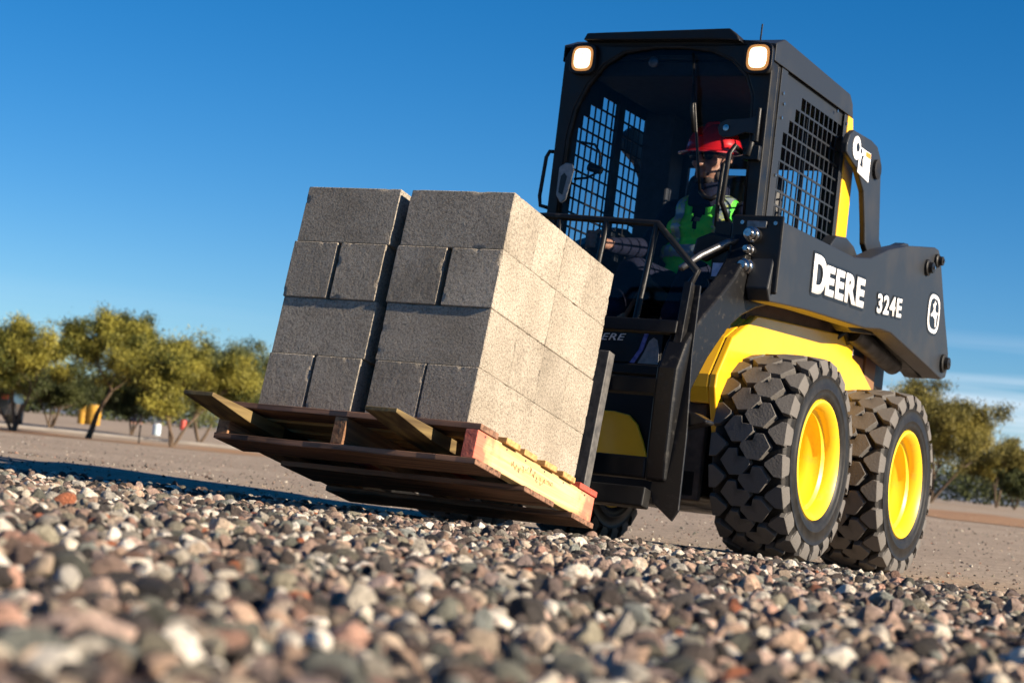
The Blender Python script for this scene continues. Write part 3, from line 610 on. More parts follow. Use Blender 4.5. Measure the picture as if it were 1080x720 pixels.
b = MB(); b.box(-.95, -.80, -.45, -.30, 1.27, 2.03); b.box(-.95, -.90, .395, .45, 1.27, 2.03); b.prism([(-.45, 1.99), (-.45, 2.03), (.45, 2.03), (.45, 1.99), (.38, 1.965), (-.38, 1.965)], 'x', -.965, -.10)
b.build('trim', M['lining'], cab, bevel=.01)
def lamp(y0, y1, zc):
    yc = (y0+y1)/2
    b = MB(); b.prism(oval(yc, zc, .062, .066, p=4), 'x', .001, .028); h = b.build('headlight', M['black'], cab, bevel=.004)
    b = MB(); b.prism(oval(yc, zc, .038, .043, p=3.4), 'x', .0285, .033); b.build('lens', M['glass_lamp'], h, bevel=.002)
    b = MB(); b.prism(oval(yc, zc, .049, .054, p=3.4), 'x', .0282, .0300); b.build('bezel', M['bezel'], h)
    for q in (-1, 0, 1): MB().box(.0332, .036, yc-.036, yc+.036, zc+q*.021-.0012, zc+q*.021+.0012).build('lens_rib', M['lens_rib'], h)
    MB().box(.0332, .0365, yc-.0022, yc+.0022, zc-.038, zc+.038).build('lens_rib', M['lens_rib'], h)
lamp(-.428, -.325, 2.008); lamp(.365, .475, 2.008)
MB().add(*[[(x, y, z) for x in (-.99, -.965) for y, z in ((-.40, .88), (.40, .88), (.40, 2.029), (-.40, 2.029), (-.28, 1.36), (.385, 1.36), (.385, 1.76), (-.28, 1.76))], [(0, 1, 5, 4), (1, 2, 6, 5), (2, 3, 7, 6), (3, 0, 4, 7), (8, 9, 13, 12), (9, 10, 14, 13), (10, 11, 15, 14), (11, 8, 12, 15), (4, 5, 13, 12), (5, 6, 14, 13), (6, 7, 15, 14), (7, 4, 12, 15), (0, 1, 9, 8), (1, 2, 10, 9), (2, 3, 11, 10), (3, 0, 8, 11)]]).build('rear_wall', M['lining'], cab)
# perforated side guards
def guard(s):
    lim = [(-.045, 1.27), (-.045, 1.39), (-.105, 1.65), (-.16, 1.72), (-.20, 1.80), (-.27, 1.86), (-.37, 1.925), (-.50, 1.955), (-.68, 1.96), (-.80, 1.94), (-.88, 1.925), (-.885, 1.27)]
    if s > 0: lim = [(-.165, 1.27), (-.165, 1.60), (-.20, 1.72), (-.25, 1.80), (-.30, 1.86), (-.38, 1.925), (-.50, 1.955), (-.68, 1.96), (-.80, 1.94), (-.885, 1.925), (-.885, 1.27)]
    def inside(x, z):
        c = False; k = len(lim)-1
        for i in range(len(lim)):
            (xi, zi), (xk, zk) = lim[i], lim[k]
            if (zi > z) != (zk > z) and x < (xk-xi)*(z-zi)/(zk-zi)+xi: c = not c
            k = i
        return c
    p = .0575; bw = .0085; pw, ph = .0575, .0625
    xs0 = -.90; nx, nz = 13, 12; z0 = 1.262
    bm = bmesh.new(); V = {}
    X = []; Z = []
    for i in range(nx): X += [xs0+i*pw+(bw/2 if i else 0), xs0+(i+1)*pw-bw/2]
    for j in range(nz): Z += [z0+j*ph+(bw/2 if j else 0), z0+(j+1)*ph-bw/2]
    def vert(i, j):
        if (i, j) not in V: V[(i, j)] = bm.verts.new((X[i], 0, Z[j]))
        return V[(i, j)]
    for i in range(len(X)-1):
        for j in range(len(Z)-1):
            ci, cj = i//2, j//2
            hole = i % 2 == 0 and j % 2 == 0 and inside(xs0+(ci+.5)*pw, z0+(cj+.5)*ph)
            if not hole: bm.faces.new((vert(i, j), vert(i+1, j), vert(i+1, j+1), vert(i, j+1)))
    me = bpy.data.meshes.new('side_guard'); bm.to_mesh(me); bm.free()
    for v in me.vertices: v.co.y = .465*s
    o = link('side_guard', me, M['char'] if s > 0 else M['black'], cab); m = o.modifiers.new('t', 'SOLIDIFY'); m.thickness = .005; m.offset = 0
guard(1); guard(-1)
b = MB(); b.box(-.1695, -.10, .4755, .4805, 1.27, 2.0)
b.build('side_panel', M['char'], cab, bevel=.002)
b = MB(); b.box(-.927, -.889, .4755, .4805, 1.27, 2.0); b.build('side_panel', M['char'], cab, bevel=.002)
MB().box(-.56, -.51, -.46, -.44, 1.26, 2.0).build('window_post', M['black'], cab); MB().box(-.52, -.49, .452, .460, 1.28, 1.90).build('window_post', M['black'], cab)
for x, z in ((-.14, 1.80), (-.15, 1.86), (-.78, 1.985), (-.14, 1.56), (-.13, 1.9), (-.91, 1.96)): MB().lathe([(.007, .4806), (.007, .487), (0, .488)], 8, x, z).build('bolt', M['chrome'], cab)
b = MB(); b.prism([(-.929, 2.001), (-.990, 2.001), (-1.06, 1.78), (-1.06, 1.44), (-1.06, 1.20), (-.93, 1.20), (-.929, 1.60)], 'y', .42, .484); b.build('rear_post', M['yellow'], root, bevel=.004)
MB().prism([(-.929, 2.001), (-.990, 2.001), (-1.06, 1.78), (-1.06, 1.20), (-.93, 1.20)], 'y', -.484, -.42).build('rear_post', M['yellow'], root, bevel=.004)
# windscreen door
gm_ = bpy.data.materials.new('tinted_glass'); gm_.use_nodes = True; nt = gm_.node_tree; nt.nodes.clear()
o_ = nt.nodes.new('ShaderNodeOutputMaterial'); t_ = nt.nodes.new('ShaderNodeBsdfTransparent'); t_.inputs[0].default_value = (.80, .83, .86, 1)
g_ = nt.nodes.new('ShaderNodeBsdfGlossy'); g_.inputs['Roughness'].default_value = .02; fr = nt.nodes.new('ShaderNodeFresnel'); fr.inputs[0].default_value = 1.22; ms = nt.nodes.new('ShaderNodeMixShader')
nt.links.new(fr.outputs[0], ms.inputs[0]); nt.links.new(t_.outputs[0], ms.inputs[1]); nt.links.new(g_.outputs[0], ms.inputs[2]); nt.links.new(ms.outputs[0], o_.inputs[0])
M['glass'] = gm_
b = MB(); b.prism([(y*1.0, max(z, 1.0)) for y, z in op], 'x', -.022, -.016); ws = b.build('windscreen', M['glass'], cab)
b = MB(); b.tube([(-.01, y*.985, z) for y, z in op if z > 1.3], .0085, 8); b.build('seal', M['side_rubber'], ws, smooth=True)
b = MB(); b.tube([(.0, .12, 2.035), (.012, .150, 1.86), (.012, .20, 1.58), (.012, .225, 1.455)], .006, 8); b.tube([(.014, .145, 1.90), (.016, .150, 1.80), (.016, .17, 1.70)], .009, 8)
b.tube([(.01, .225, 1.455), (.02, .25, 1.43), (.02, .28, 1.42), (.015, .31, 1.44)], .010, 8); b.build('wiper', M['black_worn'], cab, smooth=True)
b = MB(); b.tube([(.0, .345, 1.56), (.03, .335, 1.575), (.05, .33, 1.56), (.05, .325, 1.40), (.04, .325, 1.31), (.0, .33, 1.29)], .0095, 10); b.tube([(.0, .385, 1.62), (.055, .375, 1.635), (.07, .36, 1.60), (.07, .35, 1.40), (.0, .36, 1.33)], .011, 10); b.build('grab_handle', M['black_worn'], cab, smooth=True)
b = MB(); b.tube([(-.03, -.475, 1.615), (-.02, -.505, 1.615), (-.02, -.518, 1.59), (-.02, -.528, 1.42), (-.02, -.52, 1.38), (-.03, -.475, 1.37)], .0085, 10); b.build('grab_handle', M['black'], cab, smooth=True)
# hinge bracket and latch
b = MB(); b.prism([(.285, 1.69), (.275, 1.715), (.285, 1.74), (.31, 1.752), (.40, 1.757), (.455, 1.77), (.455, 1.69), (.40, 1.70), (.34, 1.68), (.30, 1.68)], 'x', .012, .022); b.build('hinge', M['char'], cab, bevel=.002)
b = MB(); b.lathe([(.013, .022), (.013, .03), (0, .031)], 14, .315, 1.716, 'x'); b.build('bolt', M['chrome'], cab, auto=30)
b = MB(); b.tube([(.02, .448, 1.80), (.02, .448, 1.66)], .011, 10); b.tube([(.025, .43, 1.66), (.025, .42, 1.60)], .016, 10); b.box(.001, .03, .40, .47, 1.585, 1.645); b.build('latch', M['black_worn'], cab, bevel=.003, auto=40)
b = MB(); b.prism([(-.43, 1.42), (-.405, 1.385), (-.385, 1.40), (-.362, 1.53), (-.372, 1.555), (-.40, 1.56), (-.43, 1.54)], 'x', .004, .022)
lh = b.build('door_handle', M['greypl'], cab, bevel=.006, seg=3)
b = MB(); b.prism([(-.418, 1.43), (-.398, 1.42), (-.386, 1.50), (-.40, 1.515), (-.415, 1.50)], 'x', .0225, .024); b.build('grip', M['ink'], lh)
b = MB(); b.tube([(-.03, -.37, 1.66), (-.05, -.31, 1.655), (-.06, -.285, 1.62), (-.06, -.28, 1.54), (-.05, -.33, 1.51), (-.03, -.38, 1.50)], .0055, 8); b.tube([(-.06, -.33, 1.56), (-.06, -.27, 1.545)], .018, 12); b.build('lever', M['black'], cab, auto=50)
b = MB(); b.lathe([(.022, -.05), (.022, -.04), (.012, -.036), (0, -.036)], 20, -.078, 2.01, 'x'); b.build('dome_lamp', M['steel'], cab, auto=30)
b = MB(); b.tube([(-.12, .36, 2.09), (-.12, .362, 2.19)], .0035, 6); b.build('antenna', M['black'], cab)
# inside the cab
b = MB(); b.prism([(-.42, 1.02), (-.42, 1.10), (-.75, 1.12), (-.86, 1.70), (-.92, 1.72), (-.93, 1.02)], 'y', -.23, .23); b.box(-.80, -.55, -.22, .22, .88, 1.02); b.build('seat', M['seat'], cab, bevel=.03, seg=3)
MB().box(-.75, -.15, -.44, -.30, .88, 1.16).build('console', M['seat'], cab, bevel=.02); MB().box(-.75, -.15, .30, .44, .88, 1.16).build('console', M['seat'], cab, bevel=.02)
b = MB(); b.tube([(-.16, -.30, 1.14), (-.15, -.30, 1.21)], .012, 8); b.tube([(-.15, -.30, 1.21), (-.145, -.302, 1.235), (-.14, -.302, 1.30)], [.022, .024, .02], 12); b.build('joystick', M['seat'], cab, smooth=True)
b = MB(); b.tube([(-.16, .30, 1.14), (-.15, .30, 1.21)], .012, 8); b.tube([(-.15, .30, 1.21), (-.14, .302, 1.30)], [.022, .02], 12); b.build('joystick', M['seat'], cab, smooth=True)
b = MB(); b.box(-.905, -.90, -.39, -.34, 1.60, 1.735); b.build('card', M['white'], cab)
# footwell front, brand strip
b = MB(); b.prism([(.0, .876), (.30, .863), (.30, .70), (.0, .70)], 'y', -.44, .44); fw = b.build('footwell', M['black'], cab, bevel=.008)
b = MB(); b.box(.302, .312, -.42, .27, .70, .825); fp = b.build('front_plate', M['black'], cab, bevel=.004)
put_text('DEERE', 'lettering', M['white'], fp, (.312, -.075, .782), (0, 1, .03), (0, .03, 1), .185, .026, .012, lift=.001, shear=.3, spacing=1.1)
b = MB(); vp = [(.175, .70), (.205, .76), (.225, .825), (.24, .825), (.222, .76), (.192, .70)]; b.prism([(.140, .70), (.175, .755), (.195, .83), (.212, .83), (.193, .755), (.160, .70)], 'x', .3125, .3155); b.build('cable', M['violet'], fp)
b = MB(); b.prism([(.175, .70), (.198, .745), (.215, .79), (.232, .805), (.25, .795), (.262, .75), (.264, .70)], 'x', .3125, .3145); b.build('reflector', M['greypl'], fp)

M['shank'] = mat('worn_fork_grey', (.05, .05, .052), .45, c2=(.12, .115, .11), nscale=30, ndet=12, bump=.4, bscale=120, bdist=.001)
# ---- fork carriage (tipped back with the load)
def LB(): m = MB(); m.T = L2M; return m
c0 = -.453
b = LB(); b.box(-1.11, -1.05, c0-.60, c0+.60, .02, .09); b.box(-1.10, -1.06, c0-.60, c0+.60, .43, .49); b.box(-1.10, -1.065, c0-.60, c0+.60, .66, .71)
car = b.build('fork_carriage', M['black'], root, bevel=.005)
pl = [(-.02, .055), (-.02, .30), (.0, .50), (.0, .86)]
for y0, yw in ((.135, 1), (2*c0-.135, -1)):
    b = LB(); prof = [(0, .86), (.055, .86), (.07, .60), (.105, .30), (.125, .03), (.105, -.01), (.02, .05), (.003, .09), (.012, .30), (.0, .60)]
    b.prism([(y0+yw*a, z) for a, z in prof], 'x', -1.125, -1.112)
    e = b.build('end_plate', M['black_worn'], car, bevel=.003)
b = LB(); T = .013
gx = -1.10
b.tube([(gx, .155, .86), (gx, .175, .905), (gx, -.017, 1.085), (gx, -.48, 1.10), (gx, -.90, 1.085), (gx, -1.08, .905), (gx, -1.06, .86)], T, 10)
for y, y2 in ((-.02, -.035), (-.225, -.235), (-.42, -.42), (-.62, -.61), (-.80, -.78)): b.tube([(gx, y, 1.085), (gx, y2, .70)], T, 8)
b.build('load_guard', M['black_worn'], car, auto=50)
b = LB(); b.bar((gx, .155, .86), (gx, .155, .60), .03, .05); b.build('guard_post', M['black_worn'], car, bevel=.003)
for y0 in (-.172, -.85):
    y1 = y0+.11
    b = LB(); MB_sh = LB(); MB_sh.box(-1.045, -.995, y0, y1, -.03, .56); MB_sh.build('fork_shank', M['shank'], car, bevel=.003); b.prism([(-1.02, -.075), (-1.02, -.032), (-.2, -.032), (.10, -.034), (.31, -.036), (.31, -.046), (.10, -.068), (-.25, -.075)], 'y', y0, y1)
    b.build('fork_tine', M['black_worn'], car, bevel=.003)
    # worn bare-metal toe
    b = LB(); b.prism([(-.1, -.0765), (.10, -.070), (.325, -.047), (.325, -.034), (.12, -.032), (-.1, -.031)], 'y', y0-.0015, y1+.0015); b.build('fork_tip', M['tine'], car, bevel=.002)

# ------------------------------------------------------------------ pallet and blocks
RLe = (0, -.213, 0)
pal = thing('pallet', 'old wooden pallet with red marked stringer ends held on the forks', 'pallet', LP, RLe)
px0, px1, py0, py1 = -.77, .10, -.862, .10; zt = -.004
b = MB()
def board(x0, x1, z0, z1, seed, ya=py0, yb=py1):
    rr = random.Random(seed); n = 14; m = MB(); vs = []
    for i in range(n+1):
        y = ya+(yb-ya)*i/n+(rr.uniform(-.004, .004) if i in (0, n) else 0); a = rr.uniform(-.003, .003); c = rr.uniform(-.003, .003); dz = rr.uniform(-.0012, .0012)
        vs += [(x0+a, y, z0+dz), (x1+c, y, z0+dz), (x1+c, y, z1+dz*.5), (x0+a, y, z1+dz*.5)]
    fs = [(0, 1, 2, 3), tuple(n*4+k for k in (3, 2, 1, 0))]
    for i in range(n):
        for k in range(4): fs.append((i*4+k, (i+1)*4+k, (i+1)*4+(k+1) % 4, i*4+(k+1) % 4))
    return m.add(vs, fs)
TH = .019
tops = [(-.77, -.63, 1), (-.575, -.48, 0), (-.43, -.34, 0), (-.29, -.20, 0), (-.155, -.06, 0), (-.02, .10, 2)]
for i, (a, c, k) in enumerate(tops):
    o = board(a, c, zt-TH, zt, 20+i, py0, py1+(.012 if 0 < i < 5 else .006)).build('deck_board', M['wood_end'] if 0 < i < 5 else (M['wood_red'] if i == 0 else M['wood_old']), pal, bevel=.0015, seg=1)
b1 = zt-TH; b0 = b1-.090
def stringer(y0, y1, m):
    # notched two-way stringer
    n = 24; top = []; bot = []; rr = random.Random(int(y0*1000))
    for i in range(n+1):
        x = px0+(px1-px0)*i/n; bot.append((x, b0+rr.uniform(-.001, .001)))
    poly = bot+[(px1, b1-.0005), (px0, b1-.0005)]
    return MB().prism(poly, 'y', y0, y1).build('stringer', m, pal, bevel=.002, seg=1)
stringer(py1-.045, py1, M['wood_new']); stringer(-.42, -.375, M['wood_old_x']); stringer(py0, py0+.045, M['wood_old_x'])
for i, (a, c, y0) in enumerate(((-.77, -.60, py0), (-.46, -.24, py0+.04), (-.07, .105, py0-.005))):
    board(a, c, b0-TH, b0-.0005, 50+i, y0, py1+.012).build('bottom_board', M['wood_old'], pal, bevel=.0015, seg=1)
M['scrawl'] = mat('pencil_marks', (.10, .07, .05), .8)
b = MB(); rr = random.Random(3)
for k in range(12):
    x = -.14-k*.026; pts = []
    for j in range(5): pts.append((x-.018*j/4+rr.uniform(-.003, .003), py1+.0008, b1-.042+rr.uniform(-.012, .012)-.008*math.sin(k)))
    b.tube(pts, .0007, 4)
b.build('pencil_mark', M['scrawl'], pal)

for xx in (-.70, -.53, -.385, -.245, -.11, .04):
    MB().lathe([(.0035, py1+.0002), (.0035, py1+.0015), (0, py1+.0015)], 8, xx+.012, b1-.012).build('nail', M['steel'], pal)
def block_mesh(seed):
    rr = random.Random(seed); lx, ly, lz = .1935, .094, .0965           # half sizes: long axis x
    bm = bmesh.new(); bmesh.ops.create_cube(bm, size=2)
    for v in bm.verts: v.co = Vector((v.co.x*lx, v.co.y*ly, v.co.z*lz))
    bmesh.ops.bevel(bm, geom=bm.edges[:], offset=.0026, segments=1, affect='EDGES')
    bmesh.ops.subdivide_edges(bm, edges=[e for e in bm.edges if e.calc_length() > .1], cuts=22, use_grid_fill=True)
    for v in bm.verts:
        p = v.co; q = p*90+Vector((seed*7, 0, 0)); near = sum(1 for a, h in ((p.x, lx), (p.y, ly), (p.z, lz)) if abs(a) > h-.006)
        amp = .0009 if near >= 2 else .0002
        if near < 2: v.co += Vector((noise.noise(q), noise.noise(q+Vector((9, 0, 0))), noise.noise(q+Vector((0, 9, 0)))))*amp*1.4
        if near >= 2 and noise.noise(p*28+Vector((seed*3, 1, 1))) > .46: v.co -= p.normalized()*.0022
    me = bpy.data.meshes.new('concrete_block'); bm.to_mesh(me); bm.free(); me.polygons.foreach_set('use_smooth', [True]*len(me.polygons))
    me.set_sharp_from_angle(angle=R(40)); me.materials.append(M['concrete']); return me
bmeshes = [block_mesh(i) for i in range(5)]
RLm = Matrix.Rotation(-.213, 4, 'Y')
names4 = ['bottom course', 'second course up', 'third course up', 'top course']
def block(cx, cy, cz, along_y, label, sc=(1, 1, 1)):
    o = bpy.data.objects.new('concrete_block', rnd.choice(bmeshes)); col.objects.link(o)
    rz = (math.pi/2 if along_y else 0)+(math.pi if rnd.random() < .5 else 0)+rnd.uniform(-.004, .004)
    o.matrix_world = Matrix.Translation(LP) @ RLm @ Matrix.Translation((cx, cy, cz)) @ Matrix.Rotation(rz, 4, 'Z') @ Matrix.Diagonal((*sc, 1))
    tag(o, label, 'concrete block', 'concrete blocks stacked on the pallet')
CH = .1955
ordn = ['front', 'second from front', 'third from front', 'rear']
for c in range(4):
    z = CH*(c+.5)+.001; jx = [0, -.004, .0, -.003][c]
    if c in (0, 2):     # ends to the front, long side to the side
        g = .030 if c == 2 else .003; gl = .012 if c == 2 else .006
        ys = [-.094, -.094-.188-g+.012, -.525, -.525-.175-gl]
        if c == 0: ys = [-.094, -.288, -.524, -.524-.180-.004]
        yn = ['rightmost', 'second from the right', 'third from the right', 'leftmost']
        for i in range(2):
            for k, y in enumerate(ys):
                yy = y; s = (1.024, 1 if k < 2 else .93, 1.009)
                block(-.197-i*.397+jx, yy, z, False, f'{("front","rear")[i]} grey block laid end on, {yn[k]} in the {names4[c]}', s)
    else:
        for i in range(4):
            for k, (y, s) in enumerate(((-.195, 1.0), (-.611, .945))):
                block(-.0985-i*.1985+jx, y, z, True, f'{ordn[i]} grey block laid crosswise, {("right","left")[k]} column of the {names4[c]}', (s, 1.054, 1.009))

# ------------------------------------------------------------------ people
def cap(m, a, b, ra, rb=None, n=12):
    rb = rb or ra; a = Vector(a); b = Vector(b); m.ball(a, ra, n=n, m=8); m.ball(b, rb, n=n, m=8)
    if (b-a).length > 1e-4: m.tube([a, b], [ra, rb], n)
    return m
def melt(m, name, mt, parent, vox, it=6):
    o = m.build(name, mt, parent, smooth=True); r = o.modifiers.new('join', 'REMESH'); r.mode = 'VOXEL'; r.voxel_size = vox; r.use_smooth_shade = True
    s = o.modifiers.new('soften', 'SMOOTH'); s.iterations = it; s.factor = .5; return o
BP = Vector((-.62, 0, 1.06))
op_root = thing('person', 'operator in a red hard hat and green safety vest seated inside the cab', 'person', OM+RM @ BP, (0, -MP, 0))
def PM(): m = MB(); m.T = lambda v: Vector(v)-BP; return m
HC = Vector((-.585, .005, 1.705)); HR = Matrix.Rotation(R(-10), 3, 'Z') @ Matrix.Rotation(R(6), 3, 'Y')
def HM(): m = MB(); m.T = lambda v: HC+HR @ Vector(v)-BP; return m
m = HM()
m.ball((-.012, 0, .035), .098, .078, .092, 20, 14); m.ball((.012, 0, -.035), .078, .064, .085, 18, 12); m.ball((.045, 0, -.090), .034, .036, .026)
cap(m, (.080, 0, .030), (.108, 0, -.018), .010, .015); m.ball((.098, .011, -.020), .010); m.ball((.098, -.011, -.020), .010)
cap(m, (.080, .045, .044), (.086, -.045, .044), .012); cap(m, (.088, .018, -.055), (.088, -.018, -.055), .0085); cap(m, (.086, .015, -.068), (.086, -.015, -.068), .009)
for s in (1, -1):
    m.ball((.058, .042*s, -.010), .026, .024, .022); m.ball((-.005, .080*s, .0), .018, .008, .030); m.ball((.079, .030*s, .024), .011)
cap(m, (-.01, 0, -.08), (-.03, 0, -.19), .055, .062)
m.T = PM().T
cap(m, (-.63, 0, 1.50), (-.62, 0, 1.12), .10, .11)
for s in (1, -1):
    cap(m, (-.64, .15*s, 1.485), (-.56, .235*s, 1.30), .045, .037); cap(m, (-.56, .235*s, 1.30), (-.24, .295*s, 1.262), .036, .024)
    cap(m, (-.60, .09*s, 1.08), (-.22, .12*s, 1.12), .075, .058); cap(m, (-.22, .12*s, 1.12), (-.06, .12*s, .93), .055, .04)
    # palm and fingers closed round the joystick
    hx, hy = -.14, .302*s
    cap(m, (-.235, .297*s, 1.262), (-.185, .312*s, 1.262), .024, .022)
    for k, zz in enumerate((1.292, 1.272, 1.252, 1.233)):
        ln = (.95, 1.0, .96, .82)[k]; rr = (.0088, .009, .0087, .0078)[k]
        pts = [(-.185, .322*s, zz), (-.150, .337*s, zz+.001), (-.112*1.0, .325*s, zz-.002), (-.104, .302*s+(.004*s), zz-.003), (-.116, (.302-.016*ln)*s, zz-.003)]
        for q in range(4): cap(m, pts[q], pts[q+1], rr, rr*.94, 10)
        cap(m, (-.215, .305*s, 1.262+(zz-1.262)*.8), (-.185, .322*s, zz), .011, rr, 10)
    th = [(-.21, .292*s, 1.272), (-.175, .276*s, 1.288), (-.14, .274*s, 1.298), (-.118, .281*s, 1.300)]
    for q in range(3): cap(m, th[q], th[q+1], .011-.001*q, .010-.001*q, 10)
body_p = melt(m, 'body', M['skin'], op_root, .0048, 3)
m = PM()
for z, ry, rx in ((1.47, .17, .105), (1.38, .175, .12), (1.27, .17, .125), (1.17, .165, .13)): m.ball((-.63, 0, z), rx, ry, .09, 20, 12)
for s in (1, -1):
    cap(m, (-.63, .165*s, 1.475), (-.565, .245*s, 1.30), .068, .056); cap(m, (-.565, .245*s, 1.30), (-.265, .300*s, 1.262), .055, .036)
m.lathe([(.066, 1.49), (.070, 1.60), (.084, 1.615), (.090, 1.55), (.11, 1.49)], 24, -.605, .0, 'z', closed=True)
melt(m, 'jacket', M['navy'], body_p, .011, 4)
m = PM()
for s in (1, -1):
    cap(m, (-.60, .10*s, 1.10), (-.22, .14*s, 1.135), .10, .078); cap(m, (-.22, .14*s, 1.135), (-.06, .14*s, .95), .074, .06)
melt(m, 'trousers', M['navy'], body_p, .012, 4)
m = PM()
for z, ry, rx in ((1.485, .165, .118), (1.40, .200, .145), (1.29, .205, .152), (1.19, .195, .155)): m.ball((-.628, 0, z), rx, ry, .088, 24, 12)
t_o = melt(m, 'vest', None, None, .011, 4); dg = bpy.context.evaluated_depsgraph_get(); me = bpy.data.meshes.new_from_object(t_o.evaluated_get(dg)); bpy.data.objects.remove(t_o)
bm = bmesh.new(); bm.from_mesh(me); kill = []
for f in bm.faces:
    c = f.calc_center_median()+BP
    if c.x > -.66 and (abs(c.y+.005) < .004+max(0, c.z-1.38)*.30): kill.append(f)
    elif c.z > 1.555 or (abs(c.y) > .168 and c.z > 1.37) or c.z < 1.10: kill.append(f)
bmesh.ops.delete(bm, geom=kill, context='FACES'); bm.to_mesh(me); bm.free()
vest = link('vest', me, M['vest'], body_p, smooth=True); sd_ = vest.modifiers.new('t', 'SOLIDIFY'); sd_.thickness = .004
def band(pred, name):
    b2 = bmesh.new(); b2.from_mesh(me); k = [f for f in b2.faces if not pred(f.calc_center_median()+BP)]
    bmesh.ops.delete(b2, geom=k, context='FACES')
    for v in b2.verts: v.co += v.normal*.0055
    m2 = bpy.data.meshes.new(name); b2.to_mesh(m2); b2.free(); o = link(name, m2, M['reflect'], vest, smooth=True)
band(lambda c: 1.265 < c.z < 1.315, 'reflective_band')
band(lambda c: c.z >= 1.315 and .075 < c.y < .125 and c.x > -.62, 'reflective_band')
band(lambda c: c.z >= 1.315 and -.125 < c.y < -.075 and c.x > -.62, 'reflective_band')
m = HM()
m.lathe([(0, .165), (.04, .162), (.08, .145), (.108, .112), (.122, .070), (.126, .050), (.131, .046), (.131, .040), (.120, .040)], 32, -.008, 0, 'z')
hat = m.build('hard_hat', M['hat'], body_p, auto=40)
m = HM(); vs = []; fs = []
nn = 24
for i in range(nn+1):
    a = -1.25+2.5*i/nn
    for r, z in ((.120, .050), (.131+.052*max(0, math.cos(a*1.15))**.6, .032)): 
        for dz in (0, -.005): vs.append((-.008+r*math.cos(a), r*.93*math.sin(a), z+dz))
for i in range(nn):
    q = i*4
    for a_, b_ in ((0, 2), (2, 3), (3, 1), (1, 0)): fs.append((q+a_, q+b_, q+4+b_, q+4+a_))
m.add(vs, fs); m.tube([(-.10, 0, .150), (-.02, 0, .172), (.05, 0, .158), (.10, 0, .10)], .012, 10); m.build('brim', M['hat'], hat, auto=40)
m = HM()
for s in (1, -1): m.ball((.092, .034*s, .018), .012, .030, .020)
m.tube([(.102, .012, .026), (.102, -.012, .026)], .004, 8)
for s in (1, -1): m.tube([(.094, .06*s, .026), (.06, .080*s, .024), (.0, .086*s, .018)], .004, 8)
m.build('sunglasses', M['lens'], body_p, smooth=True)
m = HM(); m.ball((.042, 0, -.085), .042, .044, .032); m.ball((.068, 0, -.060), .022, .036, .016)
for s in (1, -1): m.ball((.022, .052*s, -.060), .030, .016, .036)
m.build('beard', M['beard'], body_p, smooth=True)

def far_person(label, d, px, shirt, hat_c, h=1.72, pose=0):
    lat = (px-540)/2203*d; x, y = PD(d, lat); base = Vector((x, y, ground_z(x, y)))
    t = thing('person', label, 'person', base, (0, 0, pose)); k = h/1.75
    m = MB(); m.T = lambda v: Vector(v)*k
    m.ball((0, 0, 1.62), .085, .075, .11); cap(m, (0, 0, 1.50), (0, 0, 1.42), .055); cap(m, (0, .0, 1.38), (0, 0, 1.0), .13, .12)
    for s in (1, -1):
        cap(m, (0, .09*s, .92), (.02, .10*s, .48), .085, .06); cap(m, (.02, .10*s, .48), (-.02, .11*s, .06), .055, .04); cap(m, (-.02, .11*s, .04), (.12, .11*s, .035), .04, .035)
        cap(m, (0, .18*s, 1.38), (0, .24*s, 1.12), .05, .04); cap(m, (0, .24*s, 1.12), (.08, .25*s, .88), .038, .03)
        m.ball((.10, .25*s, .80), .03, .02, .055)
        for q in range(4): cap(m, (.09+.012*q, .25*s, .77), (.10+.012*q, .25*s, .715), .009, .008, 6)
        cap(m, (.12, .24*s, .81), (.15, .235*s, .77), .01, .009, 6)
    bd = melt(m, 'body', M['skin'], t, .02, 2)
    m = MB(); m.T = lambda v: Vector(v)*k; cap(m, (0, .0, 1.37), (0, 0, 1.0), .155, .145)
    for s in (1, -1): cap(m, (0, .17*s, 1.38), (0, .24*s, 1.14), .065, .055)
    melt(m, 'shirt', shirt, bd, .025, 2)
    m = MB(); m.T = lambda v: Vector(v)*k
    for s in (1, -1): cap(m, (0, .08*s, .95), (.02, .10*s, .48), .11, .08); cap(m, (.02, .10*s, .48), (-.02, .11*s, .12), .075, .06)
    melt(m, 'trousers', M['navy'], bd, .025, 2)
    m = MB(); m.T = lambda v: Vector(v)*k; m.lathe([(0, 1.76), (.07, 1.745), (.11, 1.69), (.115, 1.665), (.15, 1.655), (.15, 1.65), (.10, 1.65)], 20, 0, 0, 'z'); m.build('hard_hat', hat_c, bd, auto=40)
M['shirt_red'] = mat('red_cloth', (.50, .03, .03), .8); M['shirt_yel'] = mat('yellow_cloth', (.75, .55, .02), .8); M['hatw'] = mat('white_hat', (.8, .8, .8), .3)
far_person('tiny distant person in a red shirt and white hard hat beyond the trees', 128, 151, M['shirt_red'], M['hatw'], pose=.4)
far_person('tiny distant person in a yellow shirt standing beyond the trees', 142, 158.5, M['shirt_yel'], M['hatw'], pose=2)

